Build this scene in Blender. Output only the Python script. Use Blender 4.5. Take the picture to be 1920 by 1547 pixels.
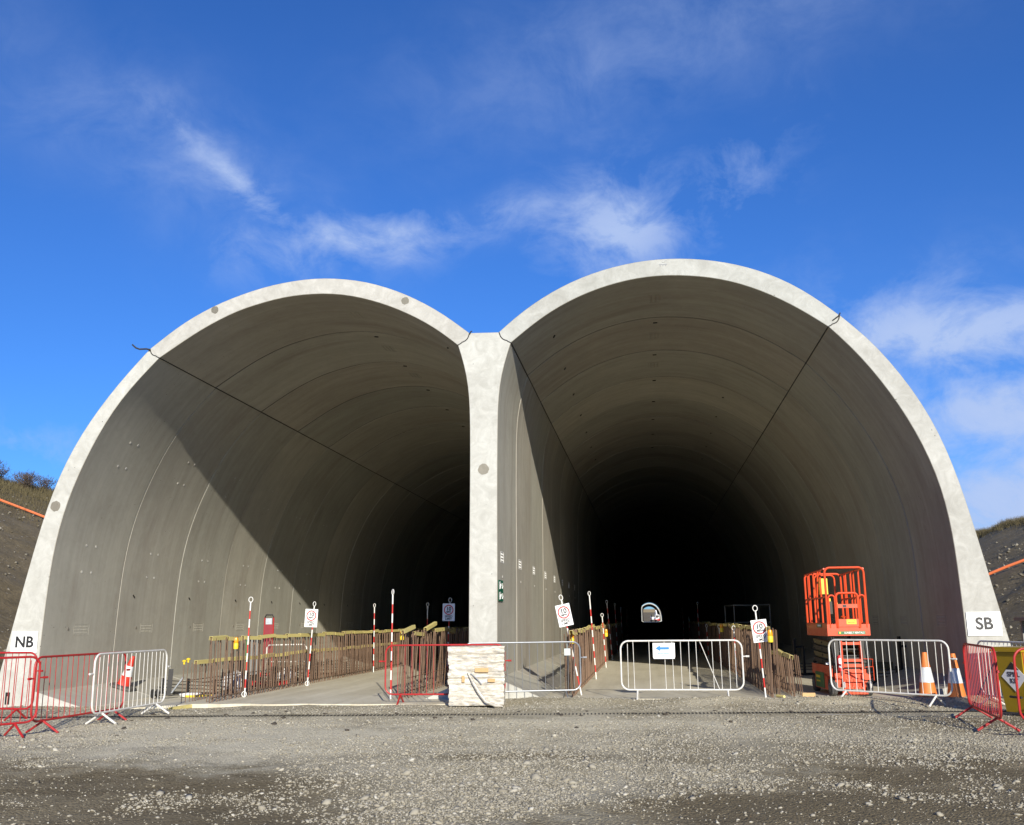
import bpy, bmesh, math, random
import numpy as np
from mathutils import Vector, Matrix

for o in list(bpy.data.objects):
    bpy.data.objects.remove(o)
S = bpy.context.scene
COL = S.collection
R = math.radians
rng = random.Random(11)

# ------------------------------------------------------------------ camera
cam_d = bpy.data.cameras.new('camera')
cam = bpy.data.objects.new('camera', cam_d)
COL.objects.link(cam)
CX = Vector((0.99090141, 0.13411439, -0.01130149))
CY = Vector((0.03859064, -0.20267149, 0.97848609))
CZ = Vector((0.12893858, -0.97001938, -0.20600302))
M = Matrix((CX, CY, CZ)).transposed().to_4x4()
M.translation = Vector((0, 0, 1.55))
cam.matrix_world = M
cam_d.sensor_width = 36
cam_d.lens = 1850 / 1920 * 36
cam_d.clip_start = 0.05
cam_d.clip_end = 5000
S.camera = cam

# ------------------------------------------------------------------ light
SUN_AZ, SUN_EL = R(18.2), R(20.2)          # behind the camera, to the right, low
TO_SUN = Vector((math.sin(SUN_AZ) * math.cos(SUN_EL), -math.cos(SUN_AZ) * math.cos(SUN_EL), math.sin(SUN_EL)))
sun_d = bpy.data.lights.new('sun', 'SUN')
sun_d.energy = 4.8
sun_d.angle = R(0.5)
sun_d.color = (1.0, 0.935, 0.785)
sun = bpy.data.objects.new('sun', sun_d)
sun.rotation_mode = 'QUATERNION'
sun.rotation_quaternion = TO_SUN.to_track_quat('Z', 'Y')
COL.objects.link(sun)

S.view_settings.view_transform = 'Standard'
S.view_settings.look = 'None'
S.view_settings.exposure = 0.40
S.view_settings.gamma = 1.0
S.view_settings.use_curve_mapping = False
S.cycles.use_denoising = True
S.cycles.max_bounces = 8
S.cycles.diffuse_bounces = 3
S.cycles.sample_clamp_indirect = 6.0


class NT:
    """small node-tree helper"""
    def __init__(s, tree):
        s.t = tree
        s.t.nodes.clear()

    def n(s, kind, ins=None, **props):
        nd = s.t.nodes.new(kind)
        for k, v in props.items():
            setattr(nd, k, v)
        for k, v in (ins or {}).items():
            sock = nd.inputs[k]
            if isinstance(v, bpy.types.NodeSocket):
                s.t.links.new(v, sock)
            else:
                sock.default_value = v
        return nd

    def math(s, op, a, b=0.0, c=0.0, clamp=False):
        nd = s.n('ShaderNodeMath', {0: a, 1: b, 2: c}, operation=op)
        nd.use_clamp = clamp
        return nd.outputs[0]

    def vmath(s, op, a, b=(0, 0, 0)):
        nd = s.n('ShaderNodeVectorMath', {0: a, 1: b}, operation=op)
        return nd.outputs['Value'] if op in ('DOT_PRODUCT', 'LENGTH', 'DISTANCE') else nd.outputs[0]

    def noise(s, vec, scale, detail=4, rough=0.55, dist=0.0):
        nd = s.n('ShaderNodeTexNoise', {'Vector': vec, 'Scale': scale, 'Detail': detail, 'Roughness': rough, 'Distortion': dist})
        return nd.outputs['Fac']

    def ramp(s, fac, stops, interp='LINEAR'):
        nd = s.n('ShaderNodeValToRGB', {'Fac': fac})
        cr = nd.color_ramp
        cr.interpolation = interp
        while len(cr.elements) > 1:
            cr.elements.remove(cr.elements[-1])
        for i, (p, c) in enumerate(stops):
            e = cr.elements[0] if i == 0 else cr.elements.new(p)
            e.position = p
            if isinstance(c, (int, float)):
                c = (c, c, c)
            e.color = (*c, 1)
        return nd.outputs['Color']

    def mix(s, fac, a, b, blend='MIX'):
        nd = s.t.nodes.new('ShaderNodeMix')
        nd.data_type = 'RGBA'
        nd.blend_type = blend
        for idx, v in ((0, fac), (6, a), (7, b)):
            if isinstance(v, bpy.types.NodeSocket):
                s.t.links.new(v, nd.inputs[idx])
            else:
                nd.inputs[idx].default_value = v if idx == 0 else ((*v, 1) if len(v) == 3 else v)
        return nd.outputs[2]


# ------------------------------------------------------------------ sky
W = bpy.data.worlds.new('World')
S.world = W
W.use_nodes = True
t = NT(W.node_tree)
sky = t.n('ShaderNodeTexSky', sky_type='NISHITA')
sky.sun_disc = False
sky.sun_elevation = SUN_EL
sky.sun_rotation = math.pi - SUN_AZ
sky.altitude = 100
sky.air_density = 1.0
sky.dust_density = 0.35
sky.ozone_density = 4.0
tc = t.n('ShaderNodeTexCoord')
dirv = tc.outputs['Generated']
skyc = t.mix(1.0, sky.outputs[0], (0.34, 0.665, 1.17), 'MULTIPLY')   # clean, deep winter blue
# wispy clouds: soft banks at a few bearings, torn up by fractal noise
warp = t.n('ShaderNodeTexNoise', {'Vector': dirv, 'Scale': 4.5, 'Detail': 2, 'Roughness': 0.6})
wv = t.vmath('MULTIPLY_ADD', t.vmath('SUBTRACT', warp.outputs['Color'], (0.5, 0.5, 0.5)), (0.055, 0.055, 0.055))
wn = t.t.nodes[-1]
wn.inputs[1].default_value = (0.075, 0.075, 0.075)
t.t.links.new(dirv, wn.inputs[2])
wdir = wn.outputs[0]
fine = t.noise(t.vmath('MULTIPLY', wdir, (1.0, 1.0, 1.5)), 13.0, 6, 0.64, 0.35)


def bank(c, along, su, sv):
    """soft elliptical mask round direction c; 'along' is its long axis (its mirror image lies below the ground)"""
    c = Vector(c).normalized()
    a = Vector(along)
    a = (a - c * a.dot(c)).normalized()
    b = c.cross(a)
    u = t.vmath('DOT_PRODUCT', wdir, tuple(a / su))
    v = t.vmath('DOT_PRODUCT', wdir, tuple(b / sv))
    rr = t.math('MULTIPLY_ADD', v, v, t.math('MULTIPLY', u, u))
    return t.math('POWER', 0.37, rr)


HOR = (0.99, 0.13, 0.0)
clouds = [  # direction, long axis, half-sizes, opacity
    ((-0.272, 0.886, 0.365), (0.98, 0.1, 0.10), 0.10, 0.026, 0.80),
    ((-0.012, 0.922, 0.380), (0.99, 0.1, 0.06), 0.075, 0.050, 0.85),
    ((-0.360, 0.842, 0.402), (0.70, 0.3, -0.62), 0.085, 0.017, 0.72),
    ((0.10, 0.904, 0.405), (0.6, 0.1, 0.7), 0.065, 0.036, 0.42),
    ((0.29, 0.931, 0.258), (0.98, -0.2, -0.10), 0.18, 0.042, 0.92),
    ((0.35, 0.925, 0.185), (0.97, -0.3, 0.0), 0.12, 0.038, 0.90),
    ((0.40, 0.915, 0.080), (0.97, -0.3, 0.0), 0.30, 0.070, 1.0),
    ((-0.56, 0.807, 0.165), (0.8, 0.55, 0.02), 0.10, 0.016, 0.45),
    ((-0.11, 0.90, 0.392), (0.96, 0.1, 0.2), 0.075, 0.020, 0.36),
    # the rest of the sky, out of the picture, carries the same kind of clouds
    ((-0.9, 0.1, 0.3), (0.1, 0.99, 0.0), 0.30, 0.06, 0.5),
    ((0.5, -0.6, 0.5), (0.8, 0.6, 0.0), 0.40, 0.08, 0.5),
]
hazes = [
    ((-0.42, 0.80, 0.425), (0.80, 0.35, -0.45), 0.15, 0.060, 0.30),
    ((-0.55, 0.67, 0.50), (0.80, 0.50, -0.2), 0.10, 0.06, 0.13),
    ((0.03, 0.845, 0.535), (0.96, 0.05, 0.28), 0.24, 0.065, 0.27),
    ((0.38, 0.915, 0.13), (0.97, -0.3, 0.0), 0.22, 0.13, 0.55),
    ((-0.10, 0.90, 0.39), (0.96, 0.1, 0.2), 0.10, 0.03, 0.22),
    ((-0.8, 0.2, 0.45), (0.2, 0.98, 0.0), 0.30, 0.12, 0.35),
    ((0.6, -0.5, 0.5), (0.8, 0.6, 0.0), 0.40, 0.12, 0.35),
]
soft = None
for c, al, su, sv, op in hazes:
    m = t.math('MULTIPLY', bank(c, al, su, sv), op)
    soft = m if soft is None else t.math('MAXIMUM', soft, m)
cover = None
for c, al, su, sv, op in clouds:
    m = t.math('MULTIPLY', bank(c, al, su, sv), op)
    cover = m if cover is None else t.math('MAXIMUM', cover, m)
tex = t.math('MULTIPLY_ADD', t.math('MULTIPLY_ADD', cover, 0.34, fine), 3.3, -1.72, clamp=True)
tot = t.math('MULTIPLY', tex, t.math('POWER', cover, 0.8))
mist = t.math('MULTIPLY', soft, t.math('MULTIPLY_ADD', fine, 2.4, -0.55, clamp=True))
tot = t.math('MULTIPLY_ADD', t.math('SUBTRACT', 1.0, tot), mist, tot, clamp=True)
cl_col = t.mix(fine, (2.7, 3.9, 6.6), (4.2, 5.0, 7.0))
fin = t.mix(tot, skyc, cl_col)
bg = t.n('ShaderNodeBackground', {'Color': fin, 'Strength': 0.10})
t.n('ShaderNodeOutputWorld', {'Surface': bg.outputs[0]})
W.cycles.sampling_method = 'MANUAL'
W.cycles.sample_map_resolution = 256

# ------------------------------------------------------------------ materials
MATS = {}


def mat_new(name):
    m = bpy.data.materials.new(name)
    m.use_nodes = True
    MATS[name] = m
    k = NT(m.node_tree)
    b = k.n('ShaderNodeBsdfPrincipled')
    k.n('ShaderNodeOutputMaterial', {'Surface': b.outputs[0]})
    return m, k, b


def plain(name, col, rough=0.5, metal=0.0, wear=0.25, scale=9.0, dirt=(0.10, 0.085, 0.065), bump=0.0, coat=0.0):
    """painted / plastic / metal surface with grime mottling"""
    m, k, b = mat_new(name)
    tcd = k.n('ShaderNodeTexCoord').outputs['Object']
    n1 = k.noise(tcd, scale, 5, 0.62)
    n2 = k.noise(tcd, scale * 5.3, 3, 0.6)
    f = k.math('MULTIPLY', k.ramp(k.math('ADD', k.math('MULTIPLY', n1, 0.7), k.math('MULTIPLY', n2, 0.3)), [(0.42, 0), (0.72, 1)]), wear)
    c = k.mix(f, col, dirt)
    k.t.links.new(c, b.inputs['Base Color'])
    k.t.links.new(k.math('MULTIPLY_ADD', n1, 0.25, rough - 0.12), b.inputs['Roughness'])
    b.inputs['Metallic'].default_value = metal
    b.inputs['Coat Weight'].default_value = coat
    if bump:
        bp = k.n('ShaderNodeBump', {'Height': n2, 'Strength': bump, 'Distance': 0.01})
        k.t.links.new(bp.outputs[0], b.inputs['Normal'])
    return m


def concrete(name, lo, hi, streak=True):
    m, k, b = mat_new(name)
    geo = k.n('ShaderNodeNewGeometry')
    pos = geo.outputs['Position']
    blot = k.noise(pos, 0.55, 6, 0.62, 0.6)
    blot2 = k.noise(pos, 3.3, 6, 0.66, 1.2)
    finen = k.noise(pos, 42, 4, 0.6)
    inf = k.n('ShaderNodeObjectInfo').outputs['Random']
    if streak:
        # pour streaks follow the curve of each segment: quick along the bore, slow round it
        s1 = k.noise(k.vmath('MULTIPLY', pos, (0.35, 4.2, 0.30)), 1.0, 5, 0.60, 0.2)
        s2 = k.noise(k.vmath('MULTIPLY', pos, (0.5, 26.0, 0.42)), 1.0, 3, 0.6)
        v = k.math('ADD', k.math('MULTIPLY', blot, 0.34), k.math('ADD', k.math('MULTIPLY', s1, 0.36), k.math('ADD', k.math('MULTIPLY', s2, 0.08), k.math('MULTIPLY', blot2, 0.22))))
    else:
        v = k.math('ADD', k.math('MULTIPLY', blot, 0.35), k.math('ADD', k.math('MULTIPLY', blot2, 0.55), k.math('MULTIPLY', finen, 0.10)))
    c = k.ramp(v, [(0.34, lo), (0.50, tuple((a + q) / 2 for a, q in zip(lo, hi))), (0.64, hi)])
    tint = k.ramp(inf, [(0.0, (0.80, 0.79, 0.78)), (0.3, (1.0, 0.96, 0.93)), (0.55, (0.90, 0.91, 0.90)), (0.8, (1.07, 1.05, 1.02)), (1.0, (1.16, 1.14, 1.10))])
    c = k.mix(1.0, c, tint, 'MULTIPLY')
    # rust-brown blush and small blow holes
    blush = k.ramp(k.noise(k.vmath('MULTIPLY', pos, (0.22, 0.9, 0.22)), 1.0, 4, 0.6, 0.4), [(0.53, 0), (0.70, 0.30 if streak else 0.10)])
    c = k.mix(blush, c, (0.20, 0.155, 0.125))
    vor = k.n('ShaderNodeTexVoronoi', {'Vector': pos, 'Scale': 5.5}, feature='F1')
    hole = k.math('LESS_THAN', vor.outputs['Distance'], 0.065)
    pick = k.math('GREATER_THAN', k.noise(pos, 1.7, 2, 0.5), 0.55)
    c = k.mix(k.math('MULTIPLY', k.math('MULTIPLY', hole, pick), 0.75), c, (0.07, 0.062, 0.055))
    k.t.links.new(c, b.inputs['Base Color'])
    b.inputs['Roughness'].default_value = 0.86
    b.inputs['Specular IOR Level'].default_value = 0.25
    bp = k.n('ShaderNodeBump', {'Height': k.math('ADD', k.math('MULTIPLY', blot2, 0.6), k.math('MULTIPLY', finen, 0.4)), 'Strength': 0.16, 'Distance': 0.02})
    k.t.links.new(bp.outputs[0], b.inputs['Normal'])
    return m


concrete('concrete_formed', (0.315, 0.302, 0.262), (0.465, 0.452, 0.398))
concrete('concrete_end', (0.36, 0.357, 0.333), (0.545, 0.548, 0.525), streak=False)
concrete('concrete_plate', (0.30, 0.285, 0.25), (0.44, 0.42, 0.38), streak=False)
concrete('concrete_patch', (0.17, 0.16, 0.135), (0.27, 0.255, 0.22), streak=False)


def floor_mat():
    m, k, b = mat_new('floor_concrete')
    pos = k.n('ShaderNodeNewGeometry').outputs['Position']
    a = k.noise(k.vmath('MULTIPLY', pos, (1.0, 0.35, 1.0)), 0.9, 6, 0.62, 0.5)
    d = k.noise(pos, 7.0, 5, 0.65, 0.4)
    track = k.noise(k.vmath('MULTIPLY', pos, (3.2, 0.10, 1.0)), 1.0, 4, 0.55)
    v = k.math('ADD', k.math('MULTIPLY', a, 0.4), k.math('ADD', k.math('MULTIPLY', d, 0.25), k.math('MULTIPLY', track, 0.35)))
    c = k.ramp(v, [(0.36, (0.47, 0.425, 0.32)), (0.52, (0.61, 0.56, 0.44)), (0.66, (0.71, 0.66, 0.54))])
    k.t.links.new(c, b.inputs['Base Color'])
    k.t.links.new(k.math('MULTIPLY_ADD', a, 0.5, 0.42), b.inputs['Roughness'])
    bp = k.n('ShaderNodeBump', {'Height': d, 'Strength': 0.2, 'Distance': 0.02})
    k.t.links.new(bp.outputs[0], b.inputs['Normal'])


floor_mat()


def ground_mat():
    m, k, b = mat_new('yard_gravel')
    pos = k.n('ShaderNodeNewGeometry').outputs['Position']
    p2 = k.vmath('MULTIPLY', pos, (1.0, 1.0, 0.0))
    big = k.noise(k.vmath('MULTIPLY', p2, (0.75, 1.5, 1)), 0.42, 5, 0.6, 0.9)
    mid = k.noise(p2, 1.7, 6, 0.66, 0.4)
    fin = k.noise(p2, 26.0, 5, 0.72)
    vor = k.n('ShaderNodeTexVoronoi', {'Vector': p2, 'Scale': 42.0}, feature='F1')
    peb = vor.outputs['Color']
    pebv = k.n('ShaderNodeSeparateColor', {'Color': peb}).outputs[0]

    def patch(cx, cy, sx, sy):
        q = k.vmath('MULTIPLY', k.vmath('SUBTRACT', p2, (cx, cy, 0)), (1 / sx, 1 / sy, 0))
        return k.math('EXPONENT', k.math('MULTIPLY', k.math('POWER', k.vmath('LENGTH', q), 2.0), -1.0))
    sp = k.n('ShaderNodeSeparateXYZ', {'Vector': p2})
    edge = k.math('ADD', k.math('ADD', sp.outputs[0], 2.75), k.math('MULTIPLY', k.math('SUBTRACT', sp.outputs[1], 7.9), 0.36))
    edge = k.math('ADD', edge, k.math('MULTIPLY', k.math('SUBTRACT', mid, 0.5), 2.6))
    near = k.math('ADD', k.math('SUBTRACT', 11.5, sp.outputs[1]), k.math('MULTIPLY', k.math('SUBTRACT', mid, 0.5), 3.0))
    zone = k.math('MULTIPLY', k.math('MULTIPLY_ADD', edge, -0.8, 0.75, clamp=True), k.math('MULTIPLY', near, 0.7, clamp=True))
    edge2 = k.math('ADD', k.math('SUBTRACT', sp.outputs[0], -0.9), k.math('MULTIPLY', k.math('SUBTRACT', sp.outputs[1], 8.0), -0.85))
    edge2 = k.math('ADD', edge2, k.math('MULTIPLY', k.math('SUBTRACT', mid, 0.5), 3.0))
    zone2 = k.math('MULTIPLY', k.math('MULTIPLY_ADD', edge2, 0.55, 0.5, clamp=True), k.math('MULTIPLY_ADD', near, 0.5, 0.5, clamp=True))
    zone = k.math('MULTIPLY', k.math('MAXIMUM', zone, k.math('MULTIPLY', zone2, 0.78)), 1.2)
    damp_dark = k.math('ADD', zone, k.math('ADD', patch(0.6, 9.0, 1.7, 0.8), patch(-1.5, 12.0, 1.2, 0.5)))
    damp_dark = k.math('ADD', damp_dark, k.math('ADD', patch(3.2, 11.6, 2.2, 1.1), patch(5.0, 15.8, 2.2, 1.0)))  # two darker patches on the right side of the yard
    # worn wheel tracks running out of the two bores
    wob = k.math('MULTIPLY_ADD', k.math('SINE', k.math('MULTIPLY', sp.outputs[1], 0.45)), 0.25, sp.outputs[0])
    trk = None
    for cx in (-6.9, -5.2, -0.7, 1.1):
        e_ = k.math('MULTIPLY', k.math('SUBTRACT', wob, cx), 3.2)
        m_ = k.math('POWER', 0.4, k.math('MULTIPLY', e_, e_))
        trk = m_ if trk is None else k.math('ADD', trk, m_)
    trk = k.math('MULTIPLY', trk, k.math('MULTIPLY_ADD', mid, 1.6, -0.3, clamp=True))
    dust = k.math('ADD', k.math('MULTIPLY', trk, 0.55), patch(-5.3, 13.6, 2.6, 1.6))
    dust = k.math('ADD', dust, k.math('ADD', patch(-1.2, 15.6, 3.2, 0.8), k.math('MULTIPLY', patch(-9, 15.0, 4, 1.5), 0.6)))
    d = k.math('ADD', k.math('ADD', k.math('MULTIPLY', damp_dark, 0.26), k.math('MULTIPLY', dust, -0.24)), k.math('ADD', k.math('MULTIPLY', big, 0.55), k.math('MULTIPLY', mid, 0.42)))
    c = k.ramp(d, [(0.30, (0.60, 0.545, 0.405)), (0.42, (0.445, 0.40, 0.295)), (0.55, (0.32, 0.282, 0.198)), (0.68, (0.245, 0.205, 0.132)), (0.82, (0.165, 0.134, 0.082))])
    pv = k.ramp(pebv, [(0.0, (0.50, 0.49, 0.47)), (0.5, (0.95, 0.94, 0.92)), (1.0, (1.5, 1.49, 1.46))])
    c2 = k.mix(k.math('MULTIPLY', k.ramp(mid, [(0.38, 0.25), (0.60, 0.9)]), 0.8), c, k.mix(1.0, c, pv, 'MULTIPLY'))
    c3 = k.mix(k.ramp(fin, [(0.35, 0.0), (0.75, 0.5)]), c2, k.mix(1.0, c2, (1.35, 1.33, 1.3), 'MULTIPLY'))
    k.t.links.new(c3, b.inputs['Base Color'])
    b.inputs['Roughness'].default_value = 0.95
    b.inputs['Specular IOR Level'].default_value = 0.15
    h = k.math('ADD', k.math('MULTIPLY', fin, 0.5), k.math('MULTIPLY', vor.outputs['Distance'], -0.8))
    bp = k.n('ShaderNodeBump', {'Height': h, 'Strength': 0.65, 'Distance': 0.03})
    k.t.links.new(bp.outputs[0], b.inputs['Normal'])


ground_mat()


def stone_mat(name, cols):
    m, k, b = mat_new(name)
    g = k.n('ShaderNodeNewGeometry')
    isl = g.outputs['Random Per Island']
    n = k.noise(g.outputs['Position'], 55, 3, 0.6)
    c = k.ramp(isl, [(i / (len(cols) - 1), q) for i, q in enumerate(cols)])
    c = k.mix(k.math('MULTIPLY', n, 0.45), c, (0.22, 0.20, 0.17))
    k.t.links.new(c, b.inputs['Base Color'])
    b.inputs['Roughness'].default_value = 0.9
    b.inputs['Specular IOR Level'].default_value = 0.2


stone_mat('gravel_stone', [(0.19, 0.168, 0.122), (0.33, 0.30, 0.235), (0.38, 0.352, 0.285), (0.27, 0.243, 0.186), (0.43, 0.405, 0.335), (0.33, 0.295, 0.222), (0.56, 0.535, 0.465)])
stone_mat('slope_stone', [(0.10, 0.088, 0.065), (0.17, 0.15, 0.115), (0.34, 0.31, 0.25)])


def earth_mat():
    m, k, b = mat_new('slope_earth')
    pos = k.n('ShaderNodeNewGeometry').outputs['Position']
    z = k.n('ShaderNodeSeparateXYZ', {'Vector': pos}).outputs[2]
    a = k.noise(pos, 0.7, 6, 0.65, 0.5)
    f = k.noise(pos, 6.0, 6, 0.72)
    v = k.math('ADD', k.math('MULTIPLY', a, 0.5), k.math('MULTIPLY', f, 0.5))
    soil = k.ramp(v, [(0.34, (0.085, 0.064, 0.031)), (0.52, (0.165, 0.126, 0.064)), (0.70, (0.26, 0.20, 0.11))])
    grass = k.ramp(f, [(0.3, (0.065, 0.055, 0.026)), (0.55, (0.11, 0.088, 0.042)), (0.75, (0.145, 0.11, 0.058))])
    w = k.math('ADD', k.math('MULTIPLY', z, 0.30), k.math('MULTIPLY_ADD', a, 1.8, -2.75), clamp=True)
    c = k.mix(w, soil, grass)
    vor = k.n('ShaderNodeTexVoronoi', {'Vector': pos, 'Scale': 4.0}, feature='F1')
    st = k.math('LESS_THAN', vor.outputs['Distance'], 0.13)
    c = k.mix(k.math('MULTIPLY', st, k.math('GREATER_THAN', f, 0.5)), c, (0.34, 0.32, 0.28))
    k.t.links.new(c, b.inputs['Base Color'])
    b.inputs['Roughness'].default_value = 0.95
    bp = k.n('ShaderNodeBump', {'Height': f, 'Strength': 0.7, 'Distance': 0.12})
    k.t.links.new(bp.outputs[0], b.inputs['Normal'])


earth_mat()
plain('red_paint', (0.42, 0.013, 0.016), 0.48, 0.0, 0.55, 7.0, (0.17, 0.045, 0.035))
plain('white_paint', (0.70, 0.69, 0.66), 0.5, 0.0, 0.50, 6.0, (0.34, 0.29, 0.22))
plain('galvanised', (0.52, 0.54, 0.56), 0.38, 0.85, 0.30, 12.0, (0.30, 0.31, 0.33))
plain('rebar_rust', (0.150, 0.090, 0.058), 0.85, 0.0, 0.6, 14.0, (0.24, 0.165, 0.115), bump=0.4)
plain('cap_yellow', (0.76, 0.65, 0.25), 0.5, 0.0, 0.40, 5.0, (0.48, 0.40, 0.16))
plain('bright_yellow', (0.80, 0.58, 0.03), 0.45, 0.0, 0.25, 7.0, (0.35, 0.25, 0.06))
plain('amber', (0.85, 0.33, 0.01), 0.22, 0.0, 0.1, 9.0)
plain('pole_white', (0.82, 0.81, 0.78), 0.5, 0.0, 0.25, 8.0, (0.35, 0.31, 0.26))
plain('pole_red', (0.58, 0.025, 0.02), 0.5, 0.0, 0.25, 8.0, (0.25, 0.05, 0.04))
plain('sign_white', (0.86, 0.86, 0.85), 0.4, 0.0, 0.08, 4.0, (0.55, 0.53, 0.5))
plain('sign_red', (0.60, 0.03, 0.03), 0.45, 0.0, 0.05)
plain('sign_blue', (0.03, 0.22, 0.62), 0.45, 0.0, 0.05)
plain('sign_green', (0.0, 0.13, 0.07), 0.4, 0.0, 0.1)
plain('maroon', (0.23, 0.010, 0.022), 0.6, 0.0, 0.3, 5.0, (0.10, 0.02, 0.02))
plain('ink', (0.02, 0.02, 0.022), 0.5, 0.0, 0.05)
plain('ink_grey', (0.28, 0.29, 0.31), 0.5, 0.0, 0.05)
plain('rubber', (0.018, 0.018, 0.019), 0.7, 0.0, 0.35, 16.0, (0.09, 0.08, 0.07))
plain('tyre', (0.055, 0.055, 0.054), 0.8, 0.0, 0.6, 10.0, (0.22, 0.20, 0.17))
plain('black_steel', (0.020, 0.020, 0.022), 0.5, 0.3, 0.3, 8.0, (0.08, 0.07, 0.06))
plain('lift_orange', (0.72, 0.075, 0.018), 0.38, 0.0, 0.18, 6.0, (0.30, 0.06, 0.03), coat=0.2)
plain('lift_dark', (0.04, 0.038, 0.036), 0.6, 0.2, 0.4, 10.0, (0.14, 0.12, 0.08))
plain('lift_green', (0.03, 0.16, 0.045), 0.45, 0.0, 0.2, 6.0)
plain('arm_olive', (0.16, 0.13, 0.055), 0.6, 0.1, 0.4, 9.0)
plain('cone_orange', (0.72, 0.20, 0.035), 0.55, 0.0, 0.4, 8.0, (0.30, 0.13, 0.07))
plain('cone_red', (0.58, 0.03, 0.015), 0.5, 0.0, 0.25, 8.0, (0.35, 0.06, 0.04))
plain('cone_sleeve', (0.66, 0.68, 0.70), 0.35, 0.0, 0.35, 8.0, (0.42, 0.42, 0.42))
plain('wood', (0.56, 0.36, 0.17), 0.75, 0.0, 0.4, 9.0, (0.38, 0.23, 0.10))
plain('bin_yellow', (0.36, 0.235, 0.008), 0.42, 0.0, 0.25, 4.0, (0.30, 0.20, 0.03))
plain('grey_steel', (0.20, 0.20, 0.195), 0.5, 0.4, 0.3, 6.0)
plain('pipe_orange', (0.80, 0.20, 0.07), 0.5, 0.0, 0.2, 3.0)
plain('soil_dark', (0.055, 0.045, 0.035), 0.95, 0.0, 0.4, 20.0, (0.12, 0.10, 0.08), bump=0.5)
plain('twig', (0.085, 0.060, 0.042), 0.9, 0.0, 0.4, 6.0, (0.14, 0.09, 0.06))
plain('dry_grass', (0.125, 0.10, 0.048), 0.9, 0.0, 0.5, 3.0, (0.07, 0.062, 0.026))
plain('dry_field', (0.46, 0.33, 0.14), 0.95, 0.0, 0.5, 0.15, (0.28, 0.21, 0.10))
plain('sealant', (0.075, 0.068, 0.058), 0.9, 0.0, 0.4, 6.0, (0.14, 0.13, 0.11))
plain('clear_tag', (0.55, 0.62, 0.62), 0.3, 0.0, 0.2)
plain('cast_iron', (0.022, 0.022, 0.022), 0.7, 0.2, 0.4, 18.0, (0.06, 0.055, 0.045))


def wrap_mat():
    m, k, b = mat_new('pallet_wrap')
    tcd = k.n('ShaderNodeTexCoord').outputs['Object']
    s1 = k.noise(k.vmath('MULTIPLY', tcd, (2.0, 2.0, 11.0)), 1.0, 5, 0.62, 1.2)
    s2 = k.noise(k.vmath('MULTIPLY', tcd, (7, 7, 46.0)), 1.0, 5, 0.7, 1.2)
    v = k.math('ADD', k.math('MULTIPLY', s1, 0.5), k.math('MULTIPLY', s2, 0.5))
    c = k.ramp(v, [(0.36, (0.22, 0.215, 0.21)), (0.43, (0.37, 0.355, 0.33)), (0.485, (0.49, 0.44, 0.35)), (0.54, (0.53, 0.51, 0.475)), (0.63, (0.68, 0.67, 0.64))])
    k.t.links.new(c, b.inputs['Base Color'])
    b.inputs['Roughness'].default_value = 0.32
    bp = k.n('ShaderNodeBump', {'Height': v, 'Strength': 0.5, 'Distance': 0.03})
    k.t.links.new(bp.outputs[0], b.inputs['Normal'])


wrap_mat()

# ------------------------------------------------------------------ mesh helpers


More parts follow.
